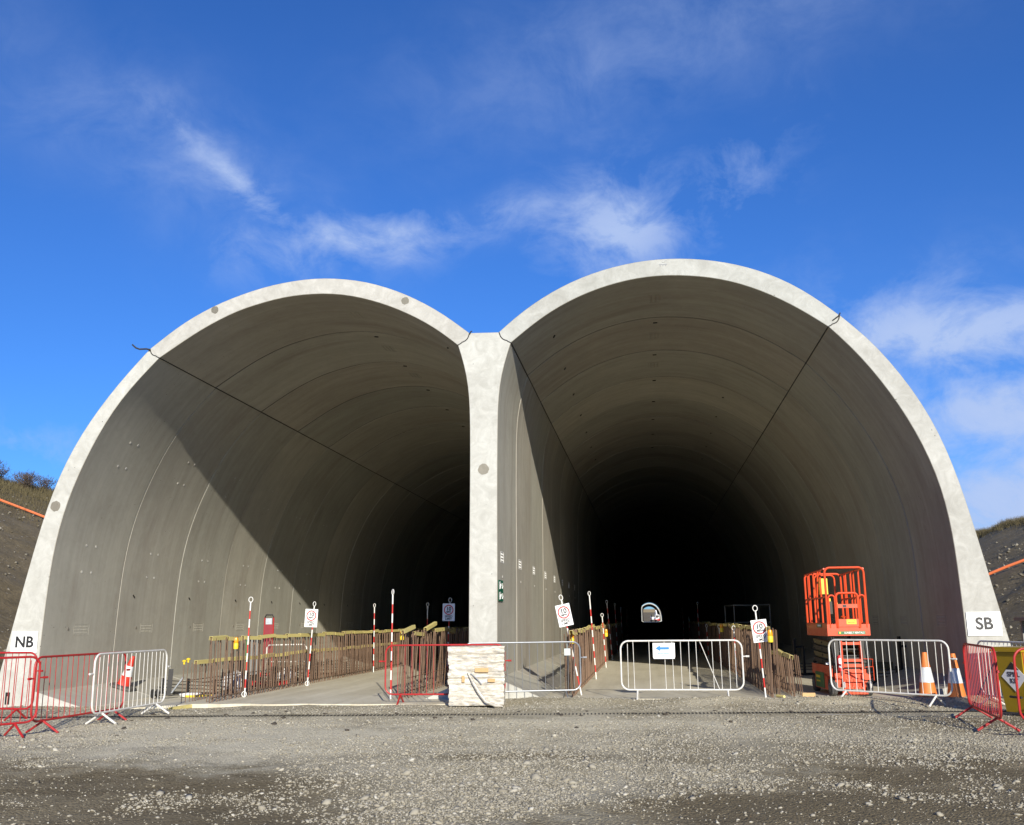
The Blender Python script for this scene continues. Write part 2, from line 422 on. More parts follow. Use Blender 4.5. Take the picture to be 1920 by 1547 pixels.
class MB:
    def __init__(s):
        s.v, s.f, s.mi = [], [], []

    def add(s, vs, fs, mi=0):
        b = len(s.v)
        s.v += [tuple(p) for p in vs]
        s.f += [tuple(b + i for i in q) for q in fs]
        s.mi += [mi] * len(fs)
        return s

    def box(s, c, d, rot=None, mi=0):
        hx, hy, hz = d[0] / 2, d[1] / 2, d[2] / 2
        vs = [Vector((x, y, z)) for x in (-hx, hx) for y in (-hy, hy) for z in (-hz, hz)]
        if rot is not None:
            vs = [rot @ q for q in vs]
        c = Vector(c)
        return s.add([q + c for q in vs], [(0, 1, 3, 2), (4, 6, 7, 5), (0, 4, 5, 1), (2, 3, 7, 6), (0, 2, 6, 4), (1, 5, 7, 3)], mi)

    def bar(s, a, b, w, h, mi=0, up=(0, 0, 1)):
        a, b = Vector(a), Vector(b)
        d = b - a
        L = d.length
        y = d / L
        x = y.cross(Vector(up))
        if x.length < 1e-4:
            x = y.cross(Vector((1, 0, 0)))
        x.normalize()
        z = x.cross(y)
        return s.box((a + b) / 2, (w, L, h), Matrix((x, y, z)).transposed(), mi)

    def tube(s, pts, r, n=8, closed=False, mi=0, caps=True):
        pts = [Vector(p) for p in pts]
        N = len(pts)
        rr = r if isinstance(r, (list, tuple)) else [r] * N
        rings = []
        prev = None
        for i, p in enumerate(pts):
            if closed:
                tn = (pts[(i + 1) % N] - pts[i - 1]).normalized()
            else:
                tn = (pts[min(i + 1, N - 1)] - pts[max(i - 1, 0)]).normalized()
            if prev is None:
                u = tn.cross(Vector((0, 0, 1)))
                if u.length < 0.1:
                    u = tn.cross(Vector((0, 1, 0)))
            else:
                u = prev - tn * prev.dot(tn)
            u.normalize()
            prev = u
            w = tn.cross(u)
            rings.append([p + (u * math.cos(2 * math.pi * k / n) + w * math.sin(2 * math.pi * k / n)) * rr[i] for k in range(n)])
        vs = [q for ring in rings for q in ring]
        fs = []
        for i in range(N if closed else N - 1):
            j = (i + 1) % N
            for k in range(n):
                fs.append((i * n + k, i * n + (k + 1) % n, j * n + (k + 1) % n, j * n + k))
        if not closed and caps:
            fs.append(tuple(range(n))[::-1])
            fs.append(tuple((N - 1) * n + k for k in range(n)))
        return s.add(vs, fs, mi)

    def lathe(s, prof, c=(0, 0, 0), n=20, rot=None, mi=0):
        vs, fs = [], []
        for r, z in prof:
            for k in range(n):
                q = Vector((r * math.cos(2 * math.pi * k / n), r * math.sin(2 * math.pi * k / n), z))
                if rot is not None:
                    q = rot @ q
                vs.append(q + Vector(c))
        for i in range(len(prof) - 1):
            for k in range(n):
                fs.append((i * n + k, i * n + (k + 1) % n, (i + 1) * n + (k + 1) % n, (i + 1) * n + k))
        fs.append(tuple(range(n))[::-1])
        fs.append(tuple((len(prof) - 1) * n + k for k in range(n)))
        return s.add(vs, fs, mi)

    def prism(s, poly, y0, y1, mi=0):
        """polygon of (x,z) extruded from y0 to y1"""
        n = len(poly)
        vs = [(x, y0, z) for x, z in poly] + [(x, y1, z) for x, z in poly]
        fs = [tuple(range(n)), tuple(range(n, 2 * n))[::-1]] + [(i, n + i, n + (i + 1) % n, (i + 1) % n) for i in range(n)]
        return s.add(vs, fs, mi)

    def mesh(s, name, mats, smooth=None):
        me = bpy.data.meshes.new(name)
        me.from_pydata(s.v, [], s.f)
        for mm in (mats if isinstance(mats, (list, tuple)) else [mats]):
            me.materials.append(MATS[mm] if isinstance(mm, str) else mm)
        if any(s.mi):
            me.polygons.foreach_set('material_index', s.mi)
        bm = bmesh.new()
        bm.from_mesh(me)
        bmesh.ops.recalc_face_normals(bm, faces=bm.faces)
        bm.to_mesh(me)
        bm.free()
        if smooth:
            me.shade_smooth()
            me.set_sharp_from_angle(angle=R(smooth))
        return me

    def build(s, name, mats, parent=None, smooth=40):
        return obj(name, s.mesh(name, mats, smooth), parent)


def obj(name, me, parent=None):
    o = bpy.data.objects.new(name, me)
    COL.objects.link(o)
    if parent:
        o.parent = parent
    return o


def tag(o, label=None, cat=None, group=None, kind=None):
    for k, v in (('label', label), ('category', cat), ('group', group), ('kind', kind)):
        if v:
            o[k] = v
    return o


def thing(name, label, cat, loc=(0, 0, 0), rz=0.0, group=None, rot=None):
    o = bpy.data.objects.new(name, None)
    o.empty_display_size = 0.2
    COL.objects.link(o)
    o.location = loc
    o.rotation_euler = rot if rot is not None else (0, 0, rz)
    return tag(o, label, cat, group)


def lettering(txt, size, matn, parent, loc, rot=(math.pi / 2, 0, 0), name='lettering', bold=0.0, spacing=1.0, xs=1.0):
    cu = bpy.data.curves.new('txt', 'FONT')
    cu.body = txt
    cu.size = size
    cu.align_x = 'CENTER'
    cu.align_y = 'CENTER'
    cu.extrude = 0.0015
    cu.offset = bold * size
    cu.space_character = spacing
    cu.space_line = 0.85
    tmp = bpy.data.objects.new('txt', cu)
    COL.objects.link(tmp)
    dg = bpy.context.evaluated_depsgraph_get()
    me = bpy.data.meshes.new_from_object(tmp.evaluated_get(dg))
    bpy.data.objects.remove(tmp)
    bpy.data.curves.remove(cu)
    me.materials.clear()
    me.materials.append(MATS[matn])
    o = obj(name, me, parent)
    o.location = loc
    o.rotation_euler = rot
    o.scale = (xs, 1, 1)
    return o


def smooth_line(pts, n, it=4):
    p = np.array(pts, float)
    s = np.r_[0, np.cumsum(np.linalg.norm(np.diff(p, axis=0), axis=1))]
    u = np.linspace(0, s[-1], n)
    q = np.stack([np.interp(u, s, p[:, i]) for i in (0, 1)], -1)
    for _ in range(it):
        q[1:-1] = (q[:-2] + 2 * q[1:-1] + q[2:]) / 4
    return [tuple(a) for a in q]


# ------------------------------------------------------------------ the twin-bore tunnel
D, RING = 20.2, 3.03
# section curves in metres, X across and Z up
L_out = smooth_line([(-14.02, -0.3), (-13.796, 0.798), (-13.349, 2.96), (-13.144, 3.866), (-12.953, 4.546), (-12.693, 5.196), (-12.297, 5.932), (-11.559, 6.932), (-10.901, 7.633)], 26)
L_in = smooth_line([(-12.984, 0.177), (-12.965, 0.885), (-12.95, 1.389), (-12.930, 1.811), (-12.90, 2.378), (-12.855, 2.997), (-12.755, 3.669), (-12.581, 4.35), (-12.311, 5.034), (-11.961, 5.798), (-11.449, 6.607), (-10.67, 7.411)], 26)
L_rout = smooth_line([(-10.901, 7.633), (-10.155, 8.208), (-9.306, 8.64), (-8.241, 8.97), (-7.30, 9.092), (-6.756, 9.085), (-5.908, 8.949), (-5.069, 8.638), (-4.254, 8.171), (-3.589, 7.631)], 34)
L_rin = smooth_line([(-10.67, 7.411), (-9.709, 8.035), (-8.868, 8.44), (-7.806, 8.695), (-7.0, 8.735), (-6.322, 8.665), (-5.487, 8.406), (-4.86, 8.105), (-4.329, 7.785), (-3.841, 7.373)], 34)
P_l = smooth_line([(-3.841, 7.373), (-3.724, 7.035), (-3.632, 6.621), (-3.588, 6.177), (-3.580, 5.4), (-3.585, 4.432), (-3.607, 2.448), (-3.625, 0.41)], 30)
P_r = smooth_line([(-2.691, 7.368), (-2.809, 7.039), (-2.911, 6.679), (-2.972, 6.274), (-2.992, 5.668), (-3.009, 4.482), (-3.022, 2.439), (-3.04, 0.41)], 30)
R_rout = smooth_line([(-2.946, 7.615), (-2.557, 7.965), (-2.252, 8.18), (-1.797, 8.464), (-1.193, 8.742), (-0.742, 8.882), (-0.145, 9.017), (0.469, 9.072), (0.907, 9.066), (1.486, 9.003), (2.056, 8.880), (2.622, 8.682), (3.17, 8.406), (3.707, 8.02), (4.143, 7.618)], 34)
R_rin = smooth_line([(-2.691, 7.368), (-2.411, 7.6), (-2.031, 7.889), (-1.655, 8.12), (-1.203, 8.335), (-0.753, 8.5), (-0.159, 8.64), (0.25, 8.69), (0.75, 8.698), (1.467, 8.62), (2.033, 8.481), (2.595, 8.25), (3.139, 7.945), (3.54, 7.672), (3.901, 7.388)], 34)
R_out = smooth_line([(4.143, 7.618), (4.487, 7.32), (4.783, 6.988), (5.043, 6.612), (5.425, 6.03), (5.753, 5.382), (6.007, 4.664), (6.212, 3.813), (6.345, 3.136), (6.45, 2.592), (6.599, 1.773), (6.758, 0.967), (7.02, -0.3)], 26)
R_in = smooth_line([(3.901, 7.388), (4.189, 7.092), (4.566, 6.634), (5.047, 5.88), (5.383, 5.234), (5.661, 4.515), (5.832, 3.855), (5.915, 3.125), (5.945, 2.448), (5.955, 1.732), (5.972, 1.096), (5.979, 0.371)], 26)


def knuckle(a, b, bulge):
    """curved knuckle joint from outer corner a to inner corner b (bulb, then a short straight nib)"""
    a, b = Vector(a), Vector(b)
    d = b - a
    n = Vector((-d.y, d.x)).normalized() * bulge
    prof = [(0.10, 0.35), (0.22, 0.75), (0.36, 1.0), (0.50, 0.97), (0.62, 0.72), (0.72, 0.38), (0.80, 0.40), (0.90, 0.2)]
    return [tuple(a)] + [tuple(a + d * f + n * g) for f, g in prof] + [tuple(b)]


K1 = knuckle(L_out[-1], L_in[-1], -0.055)     # wall / roof, north bore
K2 = knuckle(L_rout[-1], L_rin[-1], 0.055)    # roof / pier, north bore
K3 = knuckle(R_rout[0], R_rin[0], -0.055)     # pier / roof, south bore
K4 = knuckle(R_rout[-1], R_rin[-1], 0.055)    # roof / wall, south bore
SEC = {
    'wall_l': L_out + K1[1:] + L_in[::-1][1:] + [(-11.82, -0.165), (-11.82, -0.5), (-14.1, -0.5)],
    'roof_l': L_rout + K2[1:] + L_rin[::-1][1:] + K1[::-1][1:-1],
    'pier': [R_rout[0]] + K3[1:] + P_r[1:] + [(-2.01, -0.02), (-2.01, -0.5), (-4.62, -0.5), (-4.62, -0.02)] + P_l[::-1] + K2[::-1][1:],
    'roof_r': R_rout + K4[1:] + R_rin[::-1][1:] + K3[::-1][1:-1],
    'wall_r': R_out + [(7.06, -0.5), (4.86, -0.5), (4.86, 0.0)] + R_in[::-1] + K4[::-1][1:-1],
}
NEG = 0.010
GAP = {'wall_l': 0.024, 'wall_r': 0.042, 'pier': 0.022, 'roof_l': 0.072, 'roof_r': 0.072}


def inset(poly, c):
    """polygon drawn in by c along averaged edge normals (arris on the segment edges)"""
    P = [Vector(p) for p in poly]
    area = sum(P[i].x * P[(i + 1) % len(P)].y - P[(i + 1) % len(P)].x * P[i].y for i in range(len(P)))
    sg = 1 if area > 0 else -1
    out = []
    for i in range(len(P)):
        e1 = (P[i] - P[i - 1]).normalized()
        e2 = (P[(i + 1) % len(P)] - P[i]).normalized()
        n = Vector((-e1.y, e1.x)) + Vector((-e2.y, e2.x))
        if n.length < 0.3:
            n = Vector((-e1.y, e1.x))
        n.normalize()
        q = P[i] + n * sg * c
        out.append((q.x, q.y))
    return out


def segment_mesh(key, length):
    poly = SEC[key]
    small = inset(poly, NEG)
    n = len(poly)
    vs = [(x, 0.0, z) for x, z in small] + [(x, NEG, z) for x, z in poly] + [(x, length - NEG, z) for x, z in poly] + [(x, length - 0.001, z) for x, z in small]
    mb = MB()
    fs = []
    for r in range(3):
        for i in range(n):
            j = (i + 1) % n
            fs.append((r * n + i, r * n + j, (r + 1) * n + j, (r + 1) * n + i))
    mb.add(vs, fs, 1)
    mb.add(vs[:n], [tuple(range(n))], 0)
    mb.add(vs[3 * n:], [tuple(range(n))[::-1]], 0)
    me = mb.mesh(key, ['concrete_end', 'concrete_formed'], 35)
    return me


NAMES = {'wall_l': 'wall_segment', 'wall_r': 'wall_segment', 'roof_l': 'roof_segment', 'roof_r': 'roof_segment', 'pier': 'pier_segment'}
tunnel = thing('tunnel', 'twin-arched precast concrete tunnel portal with two bores and a centre pier', 'tunnel', (0, D, 0))
NR = 24
seg = {}
for key in SEC:
    me = segment_mesh(key, RING - GAP[key])
    seal_me = MB().prism(inset(SEC[key], 0.016), 0.0005, GAP[key] - 0.0005).mesh('joint_sealant', 'sealant', None)
    for i in range(NR):
        o = obj(NAMES[key], me, tunnel)
        o.location.y = i * RING
        o.location.x = rng.uniform(-0.007, 0.007)
        o.location.z = rng.uniform(-0.007, 0.007) if 'roof' in key else 0.0
        seg[key, i] = o
        js = obj('joint_sealant', seal_me, tunnel)
        js.location.y = (i + 1) * RING - GAP[key]
    far = obj(NAMES[key].replace('segment', 'lining'), segment_mesh(key, 464 - D - NR * RING), tunnel)
    far.location.y = NR * RING
    # light grooves of the farther joints, as one mesh per line of segments is enough there

# unseen sheets added over the rings so no light leaks through the joints
for cur in (L_out, L_rout, R_rout, R_out):
    up = []
    for i, p in enumerate(cur):
        a_, b_ = Vector(cur[max(i - 1, 0)]), Vector(cur[min(i + 1, len(cur) - 1)])
        tg = (b_ - a_).normalized()
        up.append((Vector(p) + Vector((-tg.y, tg.x)) * 0.012, Vector(p) + Vector((-tg.y, tg.x)) * 0.020))
    poly = [tuple(q[0]) for q in up] + [tuple(q[1]) for q in up[::-1]]
    MB().prism(poly, 0.35, 464 - D - 0.5).build('light_block_sheet', 'rubber', tunnel, 40)
MB().box((-3.27, 222, 7.66), (0.72, 442, 0.02)).build('light_block_sheet', 'rubber', tunnel, None)

# second stretch of tunnel far beyond an open gap
tunnel2 = thing('tunnel', 'distant sunlit tunnel section glimpsed through the dark south bore', 'tunnel', (0, 506, 0))
for key in SEC:
    obj(NAMES[key].replace('segment', 'lining'), segment_mesh(key, 110), tunnel2)

# black joint seals in the knuckle joints, proud of the face and running down each bore
def ribbon(poly, w, y0, y1):
    P = [Vector(p) for p in poly]
    a, b = [], []
    for i in range(len(P)):
        tn = (P[min(i + 1, len(P) - 1)] - P[max(i - 1, 0)]).normalized()
        n = Vector((-tn.y, tn.x))
        a.append(tuple(P[i] + n * w))
        b.append(tuple(P[i] - n * w))
    mb = MB()
    mb.prism(a + b[::-1], y0, y1)
    return mb


for K in (K1, K2, K3, K4):
    e = Vector(K[-1]) - Vector(K[-2])
    ext = tuple(Vector(K[-1]) + e.normalized() * 0.010)
    ribbon(K[:-1] + [ext], 0.011, -0.006, 72.0).build('joint_seal', 'rubber', tunnel, None)
MB().tube([(-10.88, -0.03, 7.60), (-10.96, -0.06, 7.615), (-11.10, -0.10, 7.605), (-11.17, -0.14, 7.63), (-11.24, -0.18, 7.70)], [0.02, 0.02, 0.019, 0.018, 0.016], 8).build('seal_tail', 'rubber', tunnel)
MB().tube([(3.99, 0.0, 7.51), (4.12, -0.02, 7.60), (4.15, -0.03, 7.66)], 0.014, 6).build('seal_tail', 'rubber', tunnel)
MB().tube([(-3.59, 0.0, 7.60), (-3.56, -0.02, 7.65), (-3.53, -0.02, 7.66)], 0.014, 6).build('seal_tail', 'rubber', tunnel)

# grouted lifting pockets on the end face
for i, (x, z, r) in enumerate([(-9.41, 8.47, 0.085), (-5.02, 8.44, 0.085), (-12.88, 4.13, 0.115), (-3.3, 4.65, 0.115)]):
    rr = random.Random(i + 3)
    poly = [(x + r * (1 + 0.16 * (rr.random() - 0.5)) * math.cos(a * math.pi / 9), z + r * (1 + 0.2 * (rr.random() - 0.5)) * math.sin(a * math.pi / 9)) for a in range(18)]
    MB().prism(poly, -0.006, 0.03).build('grout_patch', 'concrete_patch', tunnel, None)

# cast inscription plates, lifting sockets and fixings on the nearer segments
def plate_mb(w, h, rows, seed, d=0.007):
    mb = MB()
    for sx in (-1, 1):
        mb.box((sx * w / 2, 0, 0), (0.010, 2 * d, h + 0.010))
    for sz in (-1, 1):
        mb.box((0, 0, sz * h / 2), (w - 0.012, 2 * d, 0.012))
    rr = random.Random(seed)
    for k in range(rows):
        x = -w * 0.40
        z = h * (0.5 - (k + 0.75) / (rows + 0.5))
        while x < w * 0.40:
            l = rr.uniform(0.012, 0.04)
            mb.box((x, 0, z), (l, 2 * d, h * 0.13))
            x += l + rr.uniform(0.012, 0.03)
    return mb


pl_wall = plate_mb(0.62, 0.24, 3, 5, 0.004).mesh('inscription', 'concrete_formed')
pl_pier = plate_mb(0.42, 0.22, 3, 8, 0.004).mesh('inscription', 'sign_white')
pl_roof = plate_mb(0.55, 0.34, 3, 4, 0.005).mesh('inscription', 'concrete_formed')
sock = MB().lathe([(0.03, 0), (0.03, 0.008), (0.018, 0.008), (0.018, 0.002)], n=12).mesh('lifting_socket', 'concrete_end')
sockd = MB().lathe([(0.035, 0), (0.035, 0.01)], n=12).mesh('lifting_socket', 'concrete_patch')
fix = MB().box((0, 0, 0), (0.10, 0.025, 0.03)).box((0, 0.055, 0), (0.02, 0.10, 0.03)).mesh('fixing', 'black_steel')


def on_curve(cur, z=None, x=None):
    """point of a section curve at height z (or x) and its slope angle"""
    best = None
    for a, b in zip(cur[:-1], cur[1:]):
        u, v = (a[1], b[1]) if z is not None else (a[0], b[0])
        w = z if z is not None else x
        if (u - w) * (v - w) <= 0 and abs(v - u) > 1e-9:
            f = (w - u) / (v - u)
            best = (a[0] + (b[0] - a[0]) * f, a[1] + (b[1] - a[1]) * f, Vector((b[0] - a[0], b[1] - a[1])).normalized())
    return best


def put(me, name, parent, x, y, z, nrm, spin=0.0):
    """place a mesh whose thin axis is local Y so that it lies on a surface with section normal nrm"""
    o = obj(name, me, parent)
    n = Vector((nrm[0], 0, nrm[1])).normalized()
    yv = -n
    zv = Vector((0, 0, 1)) - n * n.z
    if zv.length < 0.2:
        zv = Vector((0, 1, 0))
    zv.normalize()
    xv = yv.cross(zv)
    mm = Matrix((xv, yv, zv)).transposed().to_4x4() @ Matrix.Rotation(spin, 4, 'Y')
    mm.translation = Vector((x, y, z))
    o.matrix_local = mm
    return o


def put_disc(me, name, parent, x, y, z, nrm):
    o = obj(name, me, parent)
    n = Vector((nrm[0], 0, nrm[1])).normalized()
    q = n.to_track_quat('Z', 'Y').to_matrix().to_4x4()
    q.translation = Vector((x, y, z))
    o.matrix_local = q
    return o


for i in range(8):
    w = seg['wall_l', i]
    x, z, tg = on_curve(L_in, z=1.45)
    put(pl_wall, 'inscription', w, x, RING * 0.5, z, (tg.y, -tg.x))
    put_disc(sockd, 'lifting_socket', w, x + 0.0, RING * 0.32, 1.47, (1, 0))
    for zz in (3.35, 2.75):
        for yy in (0.40, 0.53):
            x, z, tg = on_curve(L_in, z=zz)
            put_disc(sock, 'lifting_socket', w, x, RING * yy, z, (tg.y, -tg.x))
    for zz in (5.75, 5.2):
        for yy in (0.44, 0.56):
            x, z, tg = on_curve(L_in, z=zz)
            put_disc(sock, 'lifting_socket', w, x, RING * yy, z, (tg.y, -tg.x))
    if i >= 1:
        x, z, tg = on_curve(L_in, z=2.25)
        put(fix, 'fixing', w, x + 0.005, RING * (0.28 + 0.06 * math.sin(i * 5)), z, (tg.y, -tg.x), 0.6)
    w = seg['wall_r', i]
    x, z, tg = on_curve(R_in, z=1.45)
    put(pl_wall, 'inscription', w, x, RING * 0.5, z, (tg.y, -tg.x))
    p = seg['pier', i]
    x, z, tg = on_curve(P_r, z=2.86)
    put(pl_pier, 'inscription', p, x, RING * (0.23 if i == 0 else 0.2), z, (1, 0))
    put_disc(sock, 'lifting_socket', p, x - 0.003, RING * 0.24, 2.45, (1, 0))
    x, z, tg = on_curve(P_l, z=2.86)
    put(pl_pier, 'inscription', p, x, RING * 0.22, z, (-1, 0))
    for key, cur, xx in (('roof_r', R_rin, 0.45), ('roof_l', L_rin, -6.6)):
        x, z, tg = on_curve(cur, x=xx)
        rf = seg[key, i]
        if i < 3:
            put(pl_roof, 'inscription', rf, x, RING * 0.5, z, (tg.y, -tg.x), 1.57)
        if i:
            put(fix, 'fixing', rf, x, RING * 0.12, z - 0.01, (tg.y, -tg.x))
        x, z, tg = on_curve(cur, x=xx - 2.35 if key == 'roof_r' else xx + 2.2)
        put(fix, 'fixing', rf, x, RING * 0.55, z - 0.01, (tg.y, -tg.x), 0.4)
        if i > 2:
            x, z, tg = on_curve(cur, x=xx + 2.1)
            put(fix, 'fixing', rf, x, RING * 0.4, z - 0.01, (tg.y, -tg.x), 0.3)
# stencilled mark at the crown of the south arch end face
mk = MB().box((0, 0, 0), (0.17, 0.006, 0.018)).box((0.01, 0, 0.045), (0.06, 0.006, 0.006)).box((0.05, 0, 0.075), (0.06, 0.006, 0.006)).box((-0.055, 0, -0.03), (0.02, 0.006, 0.02)).box((0.0, 0, -0.03), (0.02, 0.006, 0.02)).box((0.055, 0, -0.03), (0.02, 0.006, 0.02)).build('stencil_mark', 'ink_grey', tunnel, None)
mk.location = (0.60, -0.004, 8.94)

# ------------------------------------------------------------------ floors
def floor_sheet(name, xs, z_of, y0, y1, wob, seed):
    rr = random.Random(seed)
    ys = [y0, y0 + 0.25, y0 + 1, y0 + 2.5, y0 + 6, y0 + 15, y0 + 40, y0 + 100, y1]
    mb = MB()
    vs, fs = [], []
    off = [rr.uniform(-wob, wob) for _ in xs]
    for j, y in enumerate(ys):
        for i, x in enumerate(xs):
            vs.append((x, y + (off[i] if j < 2 else 0), z_of(x)))
    base = len(vs)
    for i, x in enumerate(xs):
        vs.append((x, y0 + off[i], z_of(x) - 0.3))
    n = len(xs)
    for j in range(len(ys) - 1):
        for i in range(n - 1):
            fs.append((j * n + i, j * n + i + 1, (j + 1) * n + i + 1, (j + 1) * n + i))
    for i in range(n - 1):
        fs.append((base + i, base + i + 1, i + 1, i))
    mb.add(vs, fs)
    return tag(mb.build(name, 'floor_concrete', None, None), kind='structure')


def zl(x):
    if x > -8.9:
        return 0.02
    f = min(1, (-8.9 - x) / 2.9)
    return 0.02 - 0.175 * f


floor_sheet('tunnel_floor', list(np.linspace(-12.9, -3.4, 34)), zl, 19.0, 640, 0.06, 1)
floor_sheet('tunnel_floor', list(np.linspace(-3.3, 5.5, 34)), lambda x: 0.03, 20.02, 640, 0.05, 2)

# ------------------------------------------------------------------ yard, cutting slopes and far ground
def vnoise(seed):
    r = np.random.RandomState(seed)
    g = r.rand(64, 64)

    def f(x, y):
        x = np.asarray(x, float)
        y = np.asarray(y, float)
        xi = np.floor(x).astype(int)
        yi = np.floor(y).astype(int)
        u = x - xi
        v = y - yi
        u = u * u * (3 - 2 * u)
        v = v * v * (3 - 2 * v)
        a = g[xi % 64, yi % 64]
        b = g[(xi + 1) % 64, yi % 64]
        c = g[xi % 64, (yi + 1) % 64]
        d = g[(xi + 1) % 64, (yi + 1) % 64]
        return (a * (1 - u) + b * u) * (1 - v) + (c * (1 - u) + d * u) * v
    return f


VN = [vnoise(i) for i in range(6)]


def sstep(a, b, x):
    f = np.clip((x - a) / (b - a), 0, 1)
    return f * f * (3 - 2 * f)


def ground_z(x, y):
    x = np.asarray(x, float)
    y = np.asarray(y, float)
    dip = -0.21 * sstep(-6.5, -12, x) * sstep(17.4, 20.0, y)
    rough = 0.030 * (VN[0](x * 0.7 + 20, y * 0.7) - 0.5) + 0.020 * (VN[1](x * 2.2 + 40, y * 2.2) - 0.5) + 0.010 * (VN[2](x * 6.5 + 60, y * 6.5) - 0.5)
    # a ragged berm of loose gravel lies against the slab edges
    berm = 0.075 * np.exp(-((y - 19.55) / 0.45) ** 2) * sstep(-3.8, -2.2, x) * (0.5 + VN[3](x * 1.4, y * 1.4))
    berm = berm + 0.10 * np.exp(-((y - 19.6) / 0.5) ** 2) * sstep(-9.2, -11.0, x) * (0.4 + VN[3](x * 1.7 + 9, y * 1.4))
    drain = sstep(0.55, 0.30, np.abs(y - (17.26 + 0.075 * x)))
    flat = 1 - 0.9 * drain
    inside = sstep(20.3, 20.05, y)
    return (dip + (rough + berm) * flat) * inside + (1 - inside) * -0.25


xs = np.r_[-420, -200, -90, -50, -30, -20, np.arange(-16, 10.01, 0.11), 14, 20, 30, 50, 90, 200, 420]
ys = np.r_[-400, -150, -60, -20, -5, 2, 5, np.arange(7, 20.4, 0.11), 21, 24, 40, 80, 160, 320, 600, 1400]
GX, GY = np.meshgrid(xs, ys)
GZ = ground_z(GX, GY)
GZ = np.where(GY > 20.5, -0.30, GZ)
GZ = np.where((np.abs(GX) > 17) | (GY < 6.5), 0.0 * GZ - 0.02, GZ)
nx, ny = len(xs), len(ys)
vv = np.stack([GX, GY, GZ], -1).reshape(-1, 3)
idx = np.arange(nx * ny).reshape(ny, nx)
ff = np.stack([idx[:-1, :-1], idx[:-1, 1:], idx[1:, 1:], idx[1:, :-1]], -1).reshape(-1, 4)


def np_mesh(name, v, f, matn):
    me = bpy.data.meshes.new(name)
    me.vertices.add(len(v))
    me.vertices.foreach_set('co', np.ascontiguousarray(v, np.float32).ravel())
    k = f.shape[1]
    me.loops.add(f.size)
    me.loops.foreach_set('vertex_index', np.ascontiguousarray(f, np.int32).ravel())
    me.polygons.add(len(f))
    me.polygons.foreach_set('loop_start', np.arange(0, f.size, k, dtype=np.int32))
    me.polygons.foreach_set('loop_total', np.full(len(f), k, np.int32))
    me.materials.append(MATS[matn])
    me.update(calc_edges=True)
    return me


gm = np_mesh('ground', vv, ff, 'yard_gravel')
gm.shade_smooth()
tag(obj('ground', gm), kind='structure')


def slope_z(u, y, rise_to):
    """height of a cutting slope u metres back from its toe"""
    return np.minimum(u * 0.5, rise_to + 0.02 * (u - rise_to * 2)) - 0.05


def embankment(side, toe, crest):
    us = np.r_[0, np.arange(0.6, crest * 2 + 1.2, 0.6), crest * 2 + 4, crest * 2 + 15, crest * 2 + 60, 420]
    yv = np.r_[-60, -25, -5, np.arange(6, 70, 0.7), 80, 100, 140, 220, 320, 460, 800, 1400]
    U, Y = np.meshgrid(us, yv)
    Z = slope_z(U, Y, crest)
    amp = np.clip(U, 0, 1)
    Z = Z + amp * (0.35 * (VN[3](U * 0.35 + 5, Y * 0.35 + side) - 0.5) + 0.16 * (VN[4](U * 1.3, Y * 1.3 + 7 * side) - 0.5))
    X = toe + side * U
    v = np.stack([X, Y, Z], -1).reshape(-1, 3)
    n1, n2 = len(us), len(yv)
    ix = np.arange(n1 * n2).reshape(n2, n1)
    f = np.stack([ix[:-1, :-1], ix[:-1, 1:], ix[1:, 1:], ix[1:, :-1]], -1).reshape(-1, 4)
    if side < 0:
        f = f[:, ::-1]
    me = np_mesh('embankment', v, f, 'slope_earth')
    me.shade_smooth()
    return tag(obj('embankment', me), kind='structure')


embankment(-1, -14.3, 8.8)
embankment(1, 7.4, 6.6)
# bank that closes the view beyond the far end of the bore
mb = MB()
vs, fs = [], []
bx = np.linspace(-60, 60, 25)
prof = [(640, -0.2), (680, 2.2), (730, 6.2), (780, 8.8), (860, 9.6), (1800, 11.0)]
for y, z in prof:
    for x in bx:
        vs.append((x, y, z + (0.8 * (float(VN[3](x * 0.1 + 30, y * 0.05)) - 0.5) if z > 1 else 0)))
for j in range(len(prof) - 1):
    for i in range(24):
        q = (j * 25 + i, j * 25 + i + 1, (j + 1) * 25 + i + 1, (j + 1) * 25 + i)
        fs.append(q)
        mb.add([vs[k] for k in q], [(0, 1, 2, 3)], 1 if j > 1 else 0)
tag(mb.build('embankment', ['slope_earth', 'dry_field'], None, None), kind='structure')

# ------------------------------------------------------------------ gravel: loose stones on the yard (uncountable)
ICO_V, ICO_F = [], []
bmi = bmesh.new()
bmesh.ops.create_icosphere(bmi, subdivisions=1, radius=1)
ICO_V = np.array([v.co[:] for v in bmi.verts])
ICO_F = np.array([[v.index for v in f.verts] for f in bmi.faces])
bmi.free()
OCT_V = np.array([(1, 0, 0), (-1, 0, 0), (0, 1, 0), (0, -1, 0), (0, 0, 1), (0, 0, -1)], float)
OCT_F = np.array([(0, 2, 4), (2, 1, 4), (1, 3, 4), (3, 0, 4), (2, 0, 5), (1, 2, 5), (3, 1, 5), (0, 3, 5)])


